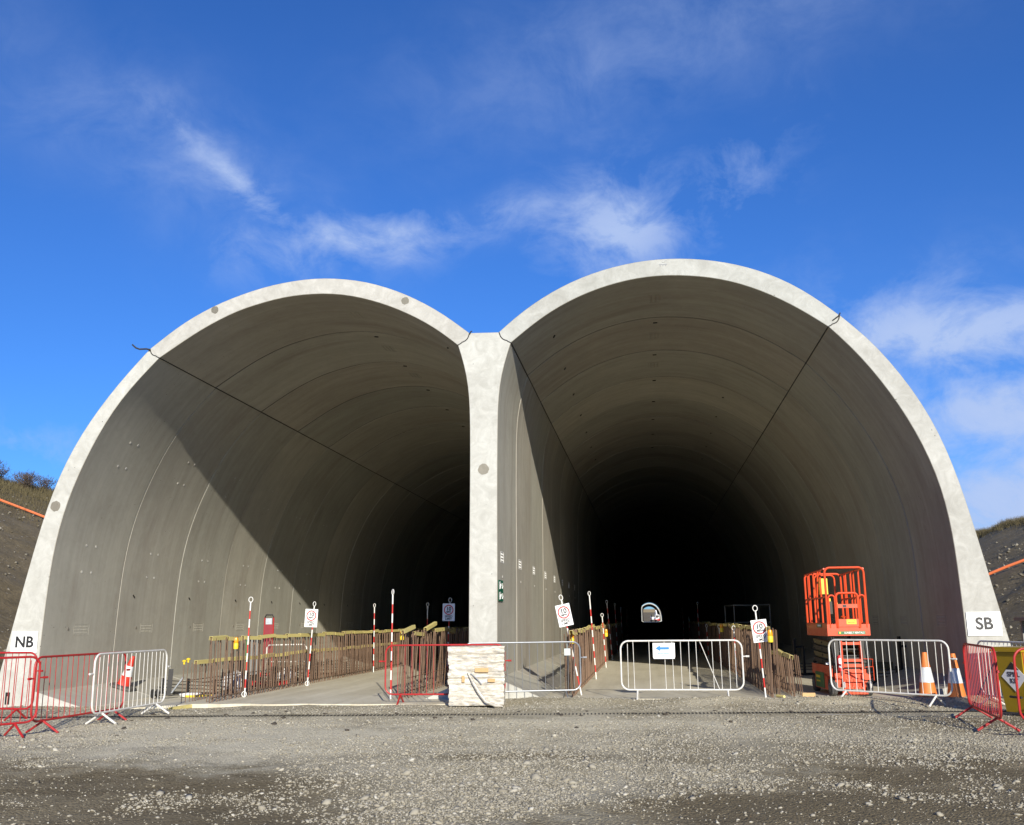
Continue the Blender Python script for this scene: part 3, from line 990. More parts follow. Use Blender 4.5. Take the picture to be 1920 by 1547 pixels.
def scatter(px, py, pz, size, seed, base):
    r = np.random.RandomState(seed)
    BV, BF = base
    n, m = len(px), len(BV)
    ang = r.rand(n) * 2 * np.pi
    v = np.repeat(BV[None], n, 0) * (1 + 0.55 * (r.rand(n, m, 1) - 0.5))
    v = v * np.stack([0.75 + 0.7 * r.rand(n), 0.65 + 0.5 * r.rand(n), 0.38 + 0.40 * r.rand(n)], -1)[:, None]
    tx, ty = (r.rand(n) - 0.5) * 0.9, (r.rand(n) - 0.5) * 0.9
    x, y, z = v[..., 0], v[..., 1], v[..., 2]
    z = z + x * tx[:, None] + y * ty[:, None]
    c, s = np.cos(ang)[:, None], np.sin(ang)[:, None]
    x, y = x * c - y * s, x * s + y * c
    v = np.stack([x, y, z], -1) * size[:, None, None]
    v = v + np.stack([px, py, pz + size * 0.12], -1)[:, None]
    f = BF[None] + (np.arange(n) * m)[:, None, None]
    return v.reshape(-1, 3), f.reshape(-1, 3)


def gauss(x, y, cx, cy, sx, sy):
    return np.exp(-((x - cx) / sx) ** 2 - ((y - cy) / sy) ** 2)


rs = np.random.RandomState(5)


def stone_field(n, y0, y1, smin, smax, power):
    y = y0 + (y1 - y0) * rs.rand(n)
    x = -0.137 * y + (rs.rand(n) * 2 - 1) * (y * 0.60 + 0.9)
    dens = 0.28 + 0.9 * VN[4](x * 0.55 + 3, y * 0.9 + 7) * VN[5](x * 1.6, y * 2.1) * 2.0
    xw = x + 0.25 * np.sin(0.45 * y)
    trk = sum(np.exp(-((xw - c_) / 0.28) ** 2) for c_ in (-6.9, -5.2, -0.7, 1.1))
    bare = 0.42 * trk + sstep(0.35, -0.5, x + 2.75 + 0.36 * (y - 7.9) + 1.6 * (VN[1](x * 1.1, y * 1.1) - 0.5)) * sstep(12.2, 10.6, y) * (0.72 + 0.35 * VN[0](x * 1.7 + 8, y * 1.7)) + gauss(x, y, 0.6, 9.0, 1.3, 0.6) * 0.75 + gauss(x, y, -5.3, 13.6, 2.4, 1.3) * 0.7 + gauss(x, y, -1.0, 16.3, 4, 0.5) * 0.4
    bare = bare + sstep(-0.5, 0.5, x + 0.9 - 0.85 * (y - 8.0) + 1.8 * (VN[2](x * 1.1 + 5, y * 1.1) - 0.5)) * sstep(13.2, 11.4, y) * (0.38 + 0.5 * VN[0](x * 1.3 + 18, y * 1.3))
    dens = dens + 0.6 * gauss(x, y, -0.9, 12.3, 2.0, 3.0) + 1.2 * gauss(x, y, 1.0, 19.3, 6, 0.8) + 0.6 * gauss(x, y, 4.2, 13.5, 1.6, 2.2)
    dr = np.abs(y - (17.26 + 0.075 * x))
    keep = (rs.rand(n) < np.clip(dens - bare, 0.05, 1)) & (dr > 0.20) & ~((y > 18.9) & (x < -3.6) & (x > -9.6)) & (rs.rand(n) < np.where(dr < 0.42, 0.25, 1))
    x, y = x[keep], y[keep]
    s = smin + (smax - smin) * rs.rand(len(x)) ** power
    return x, y, s


parts = []
for n, a, b_, s0, s1, pw, base in ((95000, 7.2, 11.5, 0.005, 0.017, 2.2, (OCT_V, OCT_F)), (9000, 7.2, 11.5, 0.010, 0.028, 2.4, (ICO_V, ICO_F)), (700, 7.2, 11.5, 0.022, 0.052, 2.4, (ICO_V, ICO_F)),
                                   (95000, 11.5, 20.0, 0.007, 0.022, 2.2, (OCT_V, OCT_F)), (1200, 11.5, 20.0, 0.020, 0.042, 2.0, (ICO_V, ICO_F))):
    x, y, s = stone_field(n, a, b_, s0, s1, pw)
    parts.append(scatter(x, y, ground_z(x, y), s, n, base))
off = 0
vl, fl = [], []
for v, f in parts:
    vl.append(v)
    fl.append(f + off)
    off += len(v)
tag(obj('gravel', np_mesh('gravel', np.concatenate(vl), np.concatenate(fl), 'gravel_stone')), 'loose grey gravel stones strewn over the yard in front', 'gravel', kind='stuff')

# pale stones on the cutting slopes
u = rs.rand(5200) * 16
yy = 20 + rs.rand(5200) * 34
left = rs.rand(5200) < 0.6
X = np.where(left, -14.3 - u, 7.4 + u * 0.8)
Z = np.where(left, slope_z(u, yy, 8.8), slope_z(u * 0.8, yy, 6.6)) + 0.03
v, f = scatter(X, yy, Z, 0.02 + 0.09 * rs.rand(5200) ** 3, 77, (OCT_V, OCT_F))
tag(obj('slope_stones', np_mesh('slope_stones', v, f, 'slope_stone')), 'pale stones scattered on the brown earth slopes', 'stones', kind='stuff')
#PART2
# ------------------------------------------------------------------ drain across the yard
DA = math.atan(0.075)
drain = thing('drain_channel', 'slotted black drain channel set in concrete across the yard', 'drain', (0, 17.26, 0), DA)
mb = MB()
for sy in (-1, 1):
    for x0 in np.arange(-14, 9.5, 1.5):
        mb.box((x0 + 0.75, sy * 0.205, -0.075 + 0.003 * math.sin(x0 * 3)), (1.49, 0.25, 0.14))
mb.build('kerb', 'concrete_plate', drain)
mb = MB().box((-2.2, 0, -0.05), (23.5, 0.16, 0.07))
for x0 in np.arange(-13.9, 9.5, 0.062):
    mb.box((x0, 0, -0.002), (0.022, 0.16, 0.026))
tag(mb.build('grating', 'cast_iron', drain), kind='stuff')

# clods of dark soil knocked loose along the drain
clod_me = []
for i in range(3):
    v, f = scatter(np.array([0.0]), np.array([0.0]), np.array([0.0]), np.array([1.0]), 31 + i, (ICO_V, ICO_F))
    m_ = np_mesh('soil_clod', v, f, 'soil_dark')
    clod_me.append(m_)
rc = random.Random(21)
spots = [(rc.uniform(-9, 4.5), rc.gauss(0, 0.28), rc.uniform(0.022, 0.06)) for _ in range(46)]
spots += [(-5.9, -1.3, 0.06), (-4.4, -2.4, 0.05), (-7.5, -3.0, 0.05), (-2.8, -1.0, 0.05), (1.2, -1.3, 0.055), (-6.4, 0.7, 0.06), (-8.0, -1.9, 0.05), (2.6, -0.7, 0.05), (-1.1, -2.2, 0.05)]
for i, (x, dy, s) in enumerate(spots):
    o = obj('soil_clod', clod_me[i % 3])
    y = 17.26 + 0.075 * x + dy
    o.location = (x, y, float(ground_z(x, y)) - 0.004)
    o.scale = (s, s, s * 0.8)
    o.rotation_euler = (0, 0, rc.uniform(0, 6))
    tag(o, 'small dark clod of soil lying loose beside the drain channel', 'clod', 'dark clods scattered along the drain')

# ------------------------------------------------------------------ crowd barriers
bar_mesh = {}


def barrier(label, a, b, matn, z=None, L=2.3, nb=17, skip=(), lean=0.0, group='crowd control barriers', brace=None, hooks=(1, 1)):
    """tubular crowd barrier; a and b are the ground points under its two feet"""
    a, b = Vector(a), Vector(b)
    c = (a + b) / 2
    d = (b - a).normalized()
    zz = float(ground_z(c.x, c.y)) if z is None else z
    t_ = thing('crowd_barrier', label, 'barrier', (c.x, c.y, zz), math.atan2(d.y, d.x), group)
    t_.rotation_euler = (lean, 0, math.atan2(d.y, d.x))
    h0, h1, r = 0.185, 1.10, 0.15
    pts = []
    for cx, cz, a0 in ((L / 2 - r, h1 - r, 0), (-L / 2 + r, h1 - r, 90), (-L / 2 + r, h0 + r, 180), (L / 2 - r, h0 + r, 270)):
        for k in range(6):
            an = R(a0 + k * 18)
            pts.append((cx + r * math.cos(an), 0, cz + r * math.sin(an)))
    MB().tube(pts, 0.0165, 8, True).build('frame', matn, t_)
    if matn not in bar_mesh:
        bar_mesh[matn] = MB().tube([(0, 0, h0), (0, 0, h1)], 0.0062, 5, caps=False).mesh('bar', matn, 40)
    step = (L - 0.20) / (nb - 1)
    for k in range(nb):
        if k in skip:
            continue
        o = obj('bar', bar_mesh[matn], t_)
        o.location.x = -L / 2 + 0.10 + k * step
        o.rotation_euler.y = rng.uniform(-0.012, 0.012)
        if k in (0, nb - 1):
            o.location.x += 0.03 if k == 0 else -0.03
            o.scale.z = 0.90
            o.location.z = 0.06
    for sx in (-1, 1):
        MB().tube([(0, 0, h0 - 0.008), (0, -0.26, 0.012)], 0.017, 7).tube([(0, 0, h0 - 0.008), (0, 0.26, 0.012)], 0.017, 7).build('foot', matn, t_).location.x = sx * (L / 2 - 0.30)
    for sx, on in ((-1, hooks[0]), (1, hooks[1])):
        if on:
            MB().tube([(0, 0, 0), (sx * 0.10, 0, 0)], 0.012, 6).tube([(sx * 0.06, 0, 0), (sx * 0.13, 0, 0)], 0.018, 7).build('hook', matn, t_).location = (sx * L / 2, 0, 0.80)
    if brace:
        MB().tube([(brace[0], 0.012, h1), (brace[1], 0.012, h0)], 0.007, 5).build('loose_bar', matn, t_)
    return t_


def along(p, ang, half=0.85):
    """two foot points either side of a centre"""
    return (p[0] - half * math.cos(ang), p[1] - half * math.sin(ang), 0), (p[0] + half * math.cos(ang), p[1] + half * math.sin(ang), 0)


# left-hand group
b1 = barrier('red crowd barrier nearest the camera at the far left edge', (-9.85, 12.1, 0), (-9.00, 13.60, 0), 'red_paint')
b2 = barrier('red crowd barrier close against the NB wall foot at the left edge', (-12.20, 16.10, 0), (-10.62, 15.95, 0), 'red_paint', lean=-0.03)
b3 = barrier('long red crowd barrier standing behind the white one at left', (-8.92, 14.14, 0), (-8.86, 15.98, 0), 'red_paint', L=2.45)
b4 = barrier('white crowd barrier overlapping the red one at the left bore', (-8.70, 15.32, 0), (-8.68, 17.15, 0), 'white_paint', L=2.35, nb=16)
# at the pier
b5 = barrier('red crowd barrier behind the wrapped pallet at the pier', (-4.75, 19.13, 0), (-3.05, 19.13, 0), 'red_paint', z=0.0, L=2.32, nb=16, skip=(7, 9))
b6 = barrier('bare galvanised crowd barrier beside the pier', (-3.18, 19.40, 0), (-1.74, 19.82, 0), 'galvanised', z=0.02, L=2.3, nb=15)
# across the south bore
b7 = barrier('white crowd barrier with blue arrow sign across the south bore', (-0.25, 19.78, 0), (1.43, 19.72, 0), 'white_paint', z=0.03, L=2.30, nb=15, skip=(2, 4, 10), brace=(0.36, 0.70), hooks=(0, 1))
b8 = barrier('white crowd barrier in front of the orange scissor lift', (3.59, 19.62, 0), (4.84, 18.42, 0), 'white_paint', z=0.02, L=2.36, nb=16, hooks=(0, 1))
# right-hand group
b9 = barrier('dark red crowd barrier angled in front of the SB wall foot', (4.84, 16.45, 0), (4.60, 14.55, 0), 'red_paint', L=2.4, nb=18)
b10 = barrier('red crowd barrier running out of frame at the right edge', (5.06, 13.95, 0), (6.56, 14.12, 0), 'red_paint', L=2.3, hooks=(0, 0))
b11 = barrier('white crowd barrier seen end-on behind the red one by SB', (5.80, 18.55, 0), (6.12, 17.0, 0), 'white_paint', z=0.0, L=2.2)

# arrow sign tied to the white barrier
arrow = thing('arrow_sign', 'white sheet with blue left arrow tied to the white barrier', 'sign', (0.27, 19.725, 0.0), -0.035)
MB().box((0, 0, 0.955), (0.42, 0.004, 0.27)).box((0, 0.001, 0.81), (0.40, 0.003, 0.035)).build('sheet', 'sign_white', arrow, None)
MB().prism([(-0.16, 0.99), (-0.07, 1.045), (-0.07, 1.012), (0.10, 1.012), (0.10, 0.965), (-0.07, 0.965), (-0.07, 0.935)], -0.006, -0.003).build('arrow', 'sign_blue', arrow, None)
mb = MB()
for k, (x0, x1, z) in enumerate([(-0.11, 0.0, 0.895), (0.01, 0.10, 0.893), (-0.05, 0.05, 0.862)]):
    x = x0
    while x < x1:
        l = rng.uniform(0.008, 0.018)
        mb.box((x, -0.0045, z), (l, 0.003, 0.017))
        x += l + 0.006
mb.build('small_print', 'sign_blue', arrow, None)
tagk = thing('tag', 'pale plastic tag hanging on the galvanised barrier', 'tag', (-1.60, 19.84, 0.93), 0.28)
MB().box((0, 0, 0), (0.12, 0.006, 0.13)).tube([(0, 0, 0.06), (0, 0.012, 0.16)], 0.004, 5).build('card', 'clear_tag', tagk, None)

# ------------------------------------------------------------------ signs on the portal
def board(name, txt, x0, x1, z0, z1, size, label, tilt=0.0):
    t_ = thing(name, label, 'sign', ((x0 + x1) / 2, D - 0.02, (z0 + z1) / 2), 0, rot=(0, tilt, 0))
    MB().box((0, 0, 0), (x1 - x0, 0.012, z1 - z0)).build('panel', 'sign_white', t_, None)
    w = (x1 - x0) / 2
    mb = MB()
    for sx in (-1, 1):
        for sz in (-1, 1):
            mb.lathe([(0.008, 0), (0.008, 0.006)], (sx * (w - 0.03), -0.006, sz * ((z1 - z0) / 2 - 0.03)), 8, Matrix.Rotation(R(90), 3, 'X'))
    mb.build('screw', 'galvanised', t_)
    lettering(txt, size, 'ink', t_, (0, -0.0085, -0.005), bold=0.028, xs=1.0)
    return t_


board('direction_sign', 'NB', -13.62, -13.02, 0.975, 1.435, 0.32, 'white sign reading NB on the left foot of the portal', 0.005)
board('direction_sign', 'SB', 6.00, 6.62, 1.16, 1.605, 0.31, 'white sign reading SB on the right foot of the portal', -0.005)
ex = thing('exit_sign', 'green and white fire exit sign on the pier side wall', 'sign', (-3.012, 20.58, 2.15), R(90))
MB().box((0, 0, 0), (0.62, 0.006, 0.43)).build('panel', 'sign_green', ex, None)
mb = MB()
for zc in (0.105, -0.105):
    # running figure, arrow and doorway
    mb.lathe([(0.022, 0), (0.022, 0.002)], (-0.06, -0.004, zc + 0.065), 10, Matrix.Rotation(R(90), 3, 'X'))
    mb.bar((-0.06, -0.005, zc + 0.04), (-0.09, -0.005, zc - 0.02), 0.002, 0.03, up=(0, 1, 0))
    mb.bar((-0.09, -0.005, zc - 0.02), (-0.04, -0.005, zc - 0.05), 0.002, 0.018, up=(0, 1, 0))
    mb.bar((-0.09, -0.005, zc - 0.02), (-0.15, -0.005, zc - 0.07), 0.002, 0.018, up=(0, 1, 0))
    mb.bar((-0.06, -0.005, zc + 0.03), (-0.01, -0.005, zc + 0.01), 0.002, 0.016, up=(0, 1, 0))
    mb.box((-0.21, -0.005, zc), (0.09, 0.002, 0.15))
    mb.bar((0.05, -0.005, zc), (0.20, -0.005, zc), 0.002, 0.026, up=(0, 1, 0))
    mb.bar((0.22, -0.005, zc), (0.16, -0.005, zc + 0.055), 0.002, 0.024, up=(0, 1, 0))
    mb.bar((0.22, -0.005, zc), (0.16, -0.005, zc - 0.055), 0.002, 0.024, up=(0, 1, 0))
mb.build('pictogram', 'sign_white', ex, None)
bk = thing('wall_bracket', 'small black bracket fixed low on the NB foot', 'bracket', (-13.60, D - 0.02, -0.02))
MB().box((0, 0, 0.15), (0.09, 0.02, 0.07)).box((-0.033, 0, 0.03), (0.024, 0.02, 0.18)).box((0.033, 0, 0.03), (0.024, 0.02, 0.18)).build('plate', 'black_steel', bk, None)

# ------------------------------------------------------------------ rows of starter bars with yellow caps
BARM = {}


def bar_me(h):
    if h not in BARM:
        BARM[h] = MB().tube([(0, 0, -0.02), (0, 0, h)], 0.0125, 5).mesh('bar', 'rebar_rust', 60)
    return BARM[h]


def rebar_row(label, X, y0, y1, h, floor, lean_x=0.0, jumble=0.0, cap_y=None, spacing=0.15, seed=1, nind=110, flip=1):
    rr = random.Random(seed)
    t_ = thing('rebar_row', label, 'rebar', (X, y0, floor))
    n = int((y1 - y0) / spacing)
    rest = MB()
    tops = {}
    for k in range(n):
        y = k * spacing + rr.uniform(-0.02, 0.02)
        lx, ly = lean_x + rr.gauss(0, 0.008 + jumble * 0.5), rr.gauss(0, 0.007 + jumble)
        hh = h * rr.uniform(0.985, 1.01)
        for row in ((0, 1) if k % 2 else (0,)):
            dx = -flip * 0.16 * row + rr.uniform(-0.012, 0.012)
            hk = hh if row == 0 else hh * rr.uniform(0.93, 0.985)
            if k < nind and row == 0:
                o = obj('bar', bar_me(h), t_)
                o.location = (dx, y, 0)
                o.rotation_euler = (-ly, lx, 0)
                o.scale.z = hk / h
            else:
                y2 = y + (0.06 if row else 0)
                rest.tube([(dx, y2, -0.02), (dx + lx * hk, y2 + ly * hk, hk)], 0.0105, 4, caps=False)
        tops[k] = (lx * hh, y + ly * hh, hh)
    # lacing bars along the row
    for zc, dx in ((0.10, 0.02), (0.40, -flip * 0.17)):
        if zc < h:
            rest.tube([(dx, 0, zc), (dx, y1 - y0, zc)], 0.009, 4, caps=False)
    tag(rest.build('rear_bars', 'rebar_rust', t_, None), kind='stuff')
    # capping: open-bottomed yellow channel in uneven lengths
    y = -0.05 if cap_y is None else cap_y
    cj = 0
    while y < (y1 - y0) - 0.4 and cj < 46:
        ln = rr.uniform(0.72, 1.05)
        za = h + rr.gauss(0.0, 0.006 + jumble * 0.35)
        tl = rr.gauss(0, 0.012 + jumble * 1.2)
        mb = MB()
        w, hh_, th = 0.066, 0.075, 0.005
        mb.box((0, ln / 2, 0), (w, ln, th)).box((-w / 2, ln / 2, -hh_ / 2), (th, ln, hh_)).box((w / 2, ln / 2, -hh_ / 2), (th, ln, hh_))
        o = mb.build('cap_strip', 'cap_yellow', t_, None)
        o.location = (lean_x * h + rr.gauss(0, 0.012 + jumble * 0.3), y, za)
        o.rotation_euler = (tl, rr.gauss(0, 0.12 + jumble), rr.gauss(0, 0.012 + jumble * 0.2))
        y += ln + rr.uniform(-0.05, 0.06)
        cj += 1
    return t_


rebar_row('tall yellow-capped rebar row on the left side of the north bore', -8.63, 19.20, 60, 1.27, 0.015, 0.0, 0.004, seed=3, flip=1)
rebar_row('low yellow-capped rebar row behind the tall one at left', -9.36, 20.10, 46, 0.80, -0.0, 0.0, 0.004, seed=5, nind=70)
rebar_row('leaning rusty rebar row with jumbled yellow caps left of the pier', -5.04, 20.12, 52, 1.34, 0.03, 0.05, 0.055, seed=8, flip=-1)
rebar_row('rusty rebar row with crooked yellow caps right of the pier', -1.55, 20.45, 60, 1.31, 0.03, -0.02, 0.03, seed=13)
rebar_row('rusty rebar row along the right side of the south bore', 2.33, 20.22, 60, 1.34, 0.03, 0.0, 0.01, seed=21, flip=-1)
rebar_row('short low rebar row beside the orange scissor lift', 2.76, 20.32, 24.2, 0.80, 0.03, -0.05, 0.01, seed=27, nind=30, flip=-1)
# two loose capped bars in front of the left rows
for i, (x, y, h) in enumerate(((-9.36, 19.50, 0.83), (-9.36, 19.68, 0.86), (-9.35, 19.84, 0.80), (-9.35, 19.98, 0.80))):
    t_ = thing('rebar_stub', ['thin rebar stub at left, outermost, with yellow mushroom cap', 'thin rebar stub at left, second, with yellow mushroom cap', 'thin bare rebar stub third from the left end', 'thin bare rebar stub next to the low capped row'][i], 'rebar', (x, y, -0.03))
    MB().tube([(0, 0, -0.03), (0.02, 0, h)], 0.009, 6).build('bar', 'rebar_rust', t_)
    if i < 2:
        MB().lathe([(0.018, -0.05), (0.020, 0.0), (0.042, 0.005), (0.044, 0.02), (0.030, 0.036), (0.008, 0.042)], (0.02, 0, h), 14).build('cap', 'bright_yellow', t_)

# ------------------------------------------------------------------ striped poles
def pole(label, base, top, bands=9, z0=0.03, foot_ring=False, group='red and white striped poles', stump=False):
    bx_, by_ = base
    tx, tz = top
    h = tz - z0 - 0.085
    t_ = thing('striped_pole', label, 'pole', (bx_, by_, z0), 0, group)
    t_.rotation_euler = (0, math.atan2(tx - bx_, h), rng.uniform(-0.5, 0.5) * 0)
    n = bands
    for k in range(n):
        a, b = k * h / n, (k + 1) * h / n
        red = (k % 2 == 1) if k < n - 1 else False
        MB().tube([(0, 0, a), (0, 0, b)], 0.0145, 8).build('band', 'pole_red' if red else 'pole_white', t_)
    ring = [(0.045 * math.cos(k * math.pi / 8), 0, h + 0.055 + 0.055 * math.sin(k * math.pi / 8)) for k in range(16)]
    o = MB().tube(ring, 0.008, 6, True).tube([(0, 0, h), (0, 0, h + 0.012)], 0.012, 6).build('ring', 'pole_white', t_)
    o.rotation_euler.z = rng.uniform(-1.2, 1.2)
    if foot_ring:
        ring = [(0.05 * math.cos(k * math.pi / 8), -0.03, 0.05 + 0.055 * math.sin(k * math.pi / 8)) for k in range(16)]
        MB().tube(ring, 0.008, 6, True).build('foot_ring', 'pole_white', t_)
    return t_


pole('striped pole with amber lamp at the near end of the left rebar row', (-8.55, 20.75), (-8.50, 2.08), 11, foot_ring=True)
pole('striped pole carrying the speed sign on the left rebar row', (-8.42, 24.35), (-8.30, 2.04), 10, foot_ring=True)
pole('striped pole farther along the left rebar row, in sun', (-8.45, 30.5), (-8.45, 2.08), 11)
pole('tall striped pole behind the red barrier left of the pier', (-5.18, 20.0), (-5.16, 2.17), 11)
pole('striped pole carrying the speed sign just left of the pier', (-5.16, 25.5), (-5.06, 2.11), 10)
pole('dim striped pole in the north bore, left of the pier sign', (-7.0, 31.5), (-6.98, 2.1), 10)
pole('dim striped pole nearest the pier in the north bore shade', (-5.2, 29.3), (-5.14, 1.95), 10)
pole('dim striped pole deep in the north bore shade', (-8.45, 38.0), (-8.42, 2.1), 10)
pole('leaning striped pole carrying the tilted speed sign right of the pier', (-1.42, 21.0), (-1.80, 2.07), 10)
pole('tall ringed striped pole in front of the right-of-pier rebar row', (-1.40, 26.5), (-1.52, 2.25), 12)
pole('short ringed striped pole third along the right-of-pier row', (-1.40, 32.7), (-1.48, 1.71), 9)
pole('striped pole fourth along the right-of-pier row', (-1.40, 38.5), (-1.55, 2.23), 11)
pole('dim striped pole fifth along the right-of-pier row', (-1.40, 45.0), (-1.46, 2.22), 11)
pole('faint striped pole sixth along the right-of-pier row', (-1.42, 55.0), (-1.46, 2.15), 11)
pole('faint striped pole seventh along the right-of-pier row', (-1.42, 68.0), (-1.44, 2.15), 11)
pole('leaning striped pole carrying the speed sign on the right row', (2.20, 20.36), (2.10, 1.76), 9)
pole('short striped pole second along the right rebar row', (2.20, 26.7), (2.18, 1.32), 7)
pole('short striped pole third along the right rebar row', (2.18, 32.4), (2.20, 1.31), 7)
pole('short striped pole fourth along the right rebar row', (2.18, 38.5), (2.15, 1.29), 7)
pole('tall dim striped pole fifth along the right rebar row', (2.20, 45.4), (2.18, 2.22), 11)
pole('faint striped pole sixth along the right rebar row', (2.20, 56.0), (2.20, 1.6), 9)
pole('faint striped pole seventh along the right rebar row', (2.20, 66.0), (2.20, 2.2), 11)


def speed_sign(label, x, y, z, tilt, w=0.325, h=0.44, yaw=0.0):
    t_ = thing('speed_sign', label, 'sign', (x, y, z), 0, 'ten mile an hour speed limit signs')
    t_.rotation_euler = (0, tilt, yaw)
    MB().box((0, 0, 0), (w, 0.006, h)).build('panel', 'sign_white', t_, None)
    mb = MB()
    n = 28
    vs, fs = [], []
    for k in range(n):
        a = 2 * math.pi * k / n
        for rr_, yy_ in ((0.128, -0.0055), (0.102, -0.0055)):
            vs.append((rr_ * math.cos(a), yy_, 0.06 + rr_ * math.sin(a)))
    for k in range(n):
        j = (k + 1) % n
        fs.append((2 * k, 2 * j, 2 * j + 1, 2 * k + 1))
    mb.add(vs, fs)
    mb.build('red_ring', 'sign_red', t_, None)
    lettering('10', 0.135, 'ink', t_, (0, -0.0055, 0.084), bold=0.03)
    lettering('MPH', 0.062, 'ink', t_, (0, -0.0055, 0.005), bold=0.03)
    lettering('SPEED\nLIMIT', 0.075, 'ink', t_, (0, -0.0055, -0.138), bold=0.02)
    return t_


speed_sign('white ten mph speed limit sign on the left rebar row', -8.36, 24.32, 1.66, 0.05)
speed_sign('white ten mph speed limit sign just left of the pier', -5.09, 25.47, 1.77, 0.02, yaw=-0.1)
speed_sign('tilted white ten mph speed limit sign right of the pier', -1.735, 20.96, 1.64, -0.20, w=0.30, h=0.45)
speed_sign('tilted ten mph speed limit sign behind an amber lamp at right', 2.16, 20.32, 1.29, -0.10, w=0.30, h=0.43)


def lamp(label, x, y, z, s=1.0):
    t_ = thing('warning_lamp', label, 'lamp', (x, y, z), rng.uniform(-0.4, 0.4), 'amber warning lamps on the rebar rows')
    MB().lathe([(0.05 * s, 0), (0.055 * s, 0.02), (0.055 * s, 0.11 * s), (0.045 * s, 0.125 * s)], (0, 0, -0.125 * s), 10).build('body', 'bright_yellow', t_)
    MB().lathe([(0.050 * s, 0), (0.052 * s, 0.05 * s), (0.042 * s, 0.10 * s), (0.018 * s, 0.115 * s)], (0, 0, 0), 12).build('lens', 'amber', t_)
    MB().tube([(0, 0.04, -0.03), (0.0, 0.12, -0.03)], 0.008, 5).build('bracket', 'black_steel', t_)
    return t_


lamp('amber lamp on the left rebar row beside the first striped pole', -8.60, 20.30, 1.15)
lamp('amber lamp under the jumbled yellow caps left of the pier', -5.02, 20.25, 1.28, 0.8)
lamp('amber lamp low on the tilted-sign pole right of the pier', -1.58, 20.85, 1.18, 0.9)
lamp('amber lamp farther along the row right of the pier', -1.38, 33.0, 1.12)
lamp('amber lamp overlapping the tilted speed sign at right', 2.33, 20.15, 1.20)
lamp('dim amber lamp farther along the right rebar row', 2.16, 30.8, 1.26)

# ------------------------------------------------------------------ scissor lift
lift = thing('scissor_lift', 'orange scissor lift parked in the mouth of the south bore', 'lift', (3.82, 21.42, 0.03), 0.064)
LX, LY = 0.40, 0.93


def lp(mb, name, matn, parent=None, smooth=40):
    return mb.build(name, matn, parent or lift, smooth)


mb = MB().box((0, 0.02, 0.34), (0.62, 1.72, 0.34)).box((-0.355, 0, 0.47), (0.06, 1.52, 0.20)).box((0.355, 0, 0.47), (0.06, 1.52, 0.20)).box((-0.345, 0, 0.25), (0.08, 1.06, 0.30)).box((0.345, 0, 0.25), (0.08, 1.06, 0.30))
ch = lp(mb, 'chassis', 'lift_orange', smooth=None)
MB().box((-0.391, 0.08, 0.27), (0.012, 0.72, 0.30)).build('side_door', 'lift_green', lift, None)
MB().box((-0.399, 0.2, 0.33), (0.004, 0.34, 0.05)).box((-0.399, 0.2, 0.24), (0.004, 0.30, 0.03)).build('door_decal', 'bright_yellow', lift, None)
for sx in (-1, 1):
    for sy in (-1, 1):
        w = MB().lathe([(0.10, -0.058), (0.150, -0.058), (0.163, -0.045), (0.165, 0), (0.163, 0.045), (0.150, 0.058), (0.10, 0.058)], (0, 0, 0), 22, Matrix.Rotation(R(90), 3, 'Y')).build('wheel', 'tyre', lift)
        w.location = (sx * 0.335, sy * 0.70 - 0.02, 0.163)
        MB().lathe([(0.09, 0), (0.09, 0.01), (0.045, 0.012), (0.045, 0.022)], (sx * 0.055, 0, 0), 14, Matrix.Rotation(R(90 * sx), 3, 'Y')).build('hub', 'grey_steel', w)
# folded scissor stack
for k in range(4):
    z = 0.63 + k * 0.125
    for sx in (-1, 1):
        for s_ in (-1, 1):
            MB().bar((sx * (0.30 if s_ > 0 else 0.24), -0.76, z - s_ * 0.028), (sx * (0.30 if s_ > 0 else 0.24), 0.76, z + s_ * 0.028), 0.05, 0.085).build('scissor_arm', 'arm_olive' if k % 2 else 'lift_dark', lift, None)
    mb = MB()
    for yy_ in (-0.72, 0.0, 0.72):
        mb.tube([(-0.34, yy_, z), (0.34, yy_, z)], 0.022, 8)
    lp(mb, 'pivot_pin', 'lift_dark')
MB().tube([(0, -0.5, 0.62), (0, 0.4, 0.98)], 0.05, 10).build('ram', 'galvanised', lift)
# front ladder between dark hoses
for sx in (-1, 1):
    MB().bar((0.03 + sx * 0.185, -0.90, 0.10), (0.03 + sx * 0.175, -0.86, 1.06), 0.028, 0.06).build('ladder_rail', 'lift_orange', lift, None)
for z, hh_ in ((0.16, 0.035), (0.30, 0.05), (0.47, 0.05), (0.58, 0.06), (0.68, 0.05), (1.0, 0.05)):
    MB().box((0.03, -0.895 + 0.03 * z, z), (0.35, 0.05, hh_)).build('ladder_rung', 'lift_orange', lift, None)
MB().box((0.03, -0.93, 0.075), (0.48, 0.04, 0.06)).build('bumper', 'lift_orange', lift, None)
MB().box((-0.24, -0.87, 0.36), (0.16, 0.07, 0.04)).box((0.27, -0.87, 0.36), (0.16, 0.07, 0.10)).build('front_beam', 'lift_orange', lift, None)
MB().box((0.03, -0.80, 0.50), (0.62, 0.05, 0.46)).box((-0.27, -0.84, 0.84), (0.13, 0.05, 0.42)).box((0.29, -0.84, 0.84), (0.13, 0.05, 0.42)).build('front_plate', 'lift_dark', lift, None)
for sx in (-0.33, -0.29, 0.31, 0.35):
    MB().tube([(sx, -0.88, 0.45), (sx + 0.02, -0.90, 0.7), (sx - 0.01, -0.88, 0.92), (sx, -0.86, 1.12)], 0.014, 6).build('hose', 'rubber', lift)
MB().lathe([(0.04, 0), (0.045, 0.02), (0.045, 0.26), (0.02, 0.30)], (-0.22, -0.92, 0.48), 12).build('extinguisher', 'sign_red', lift)
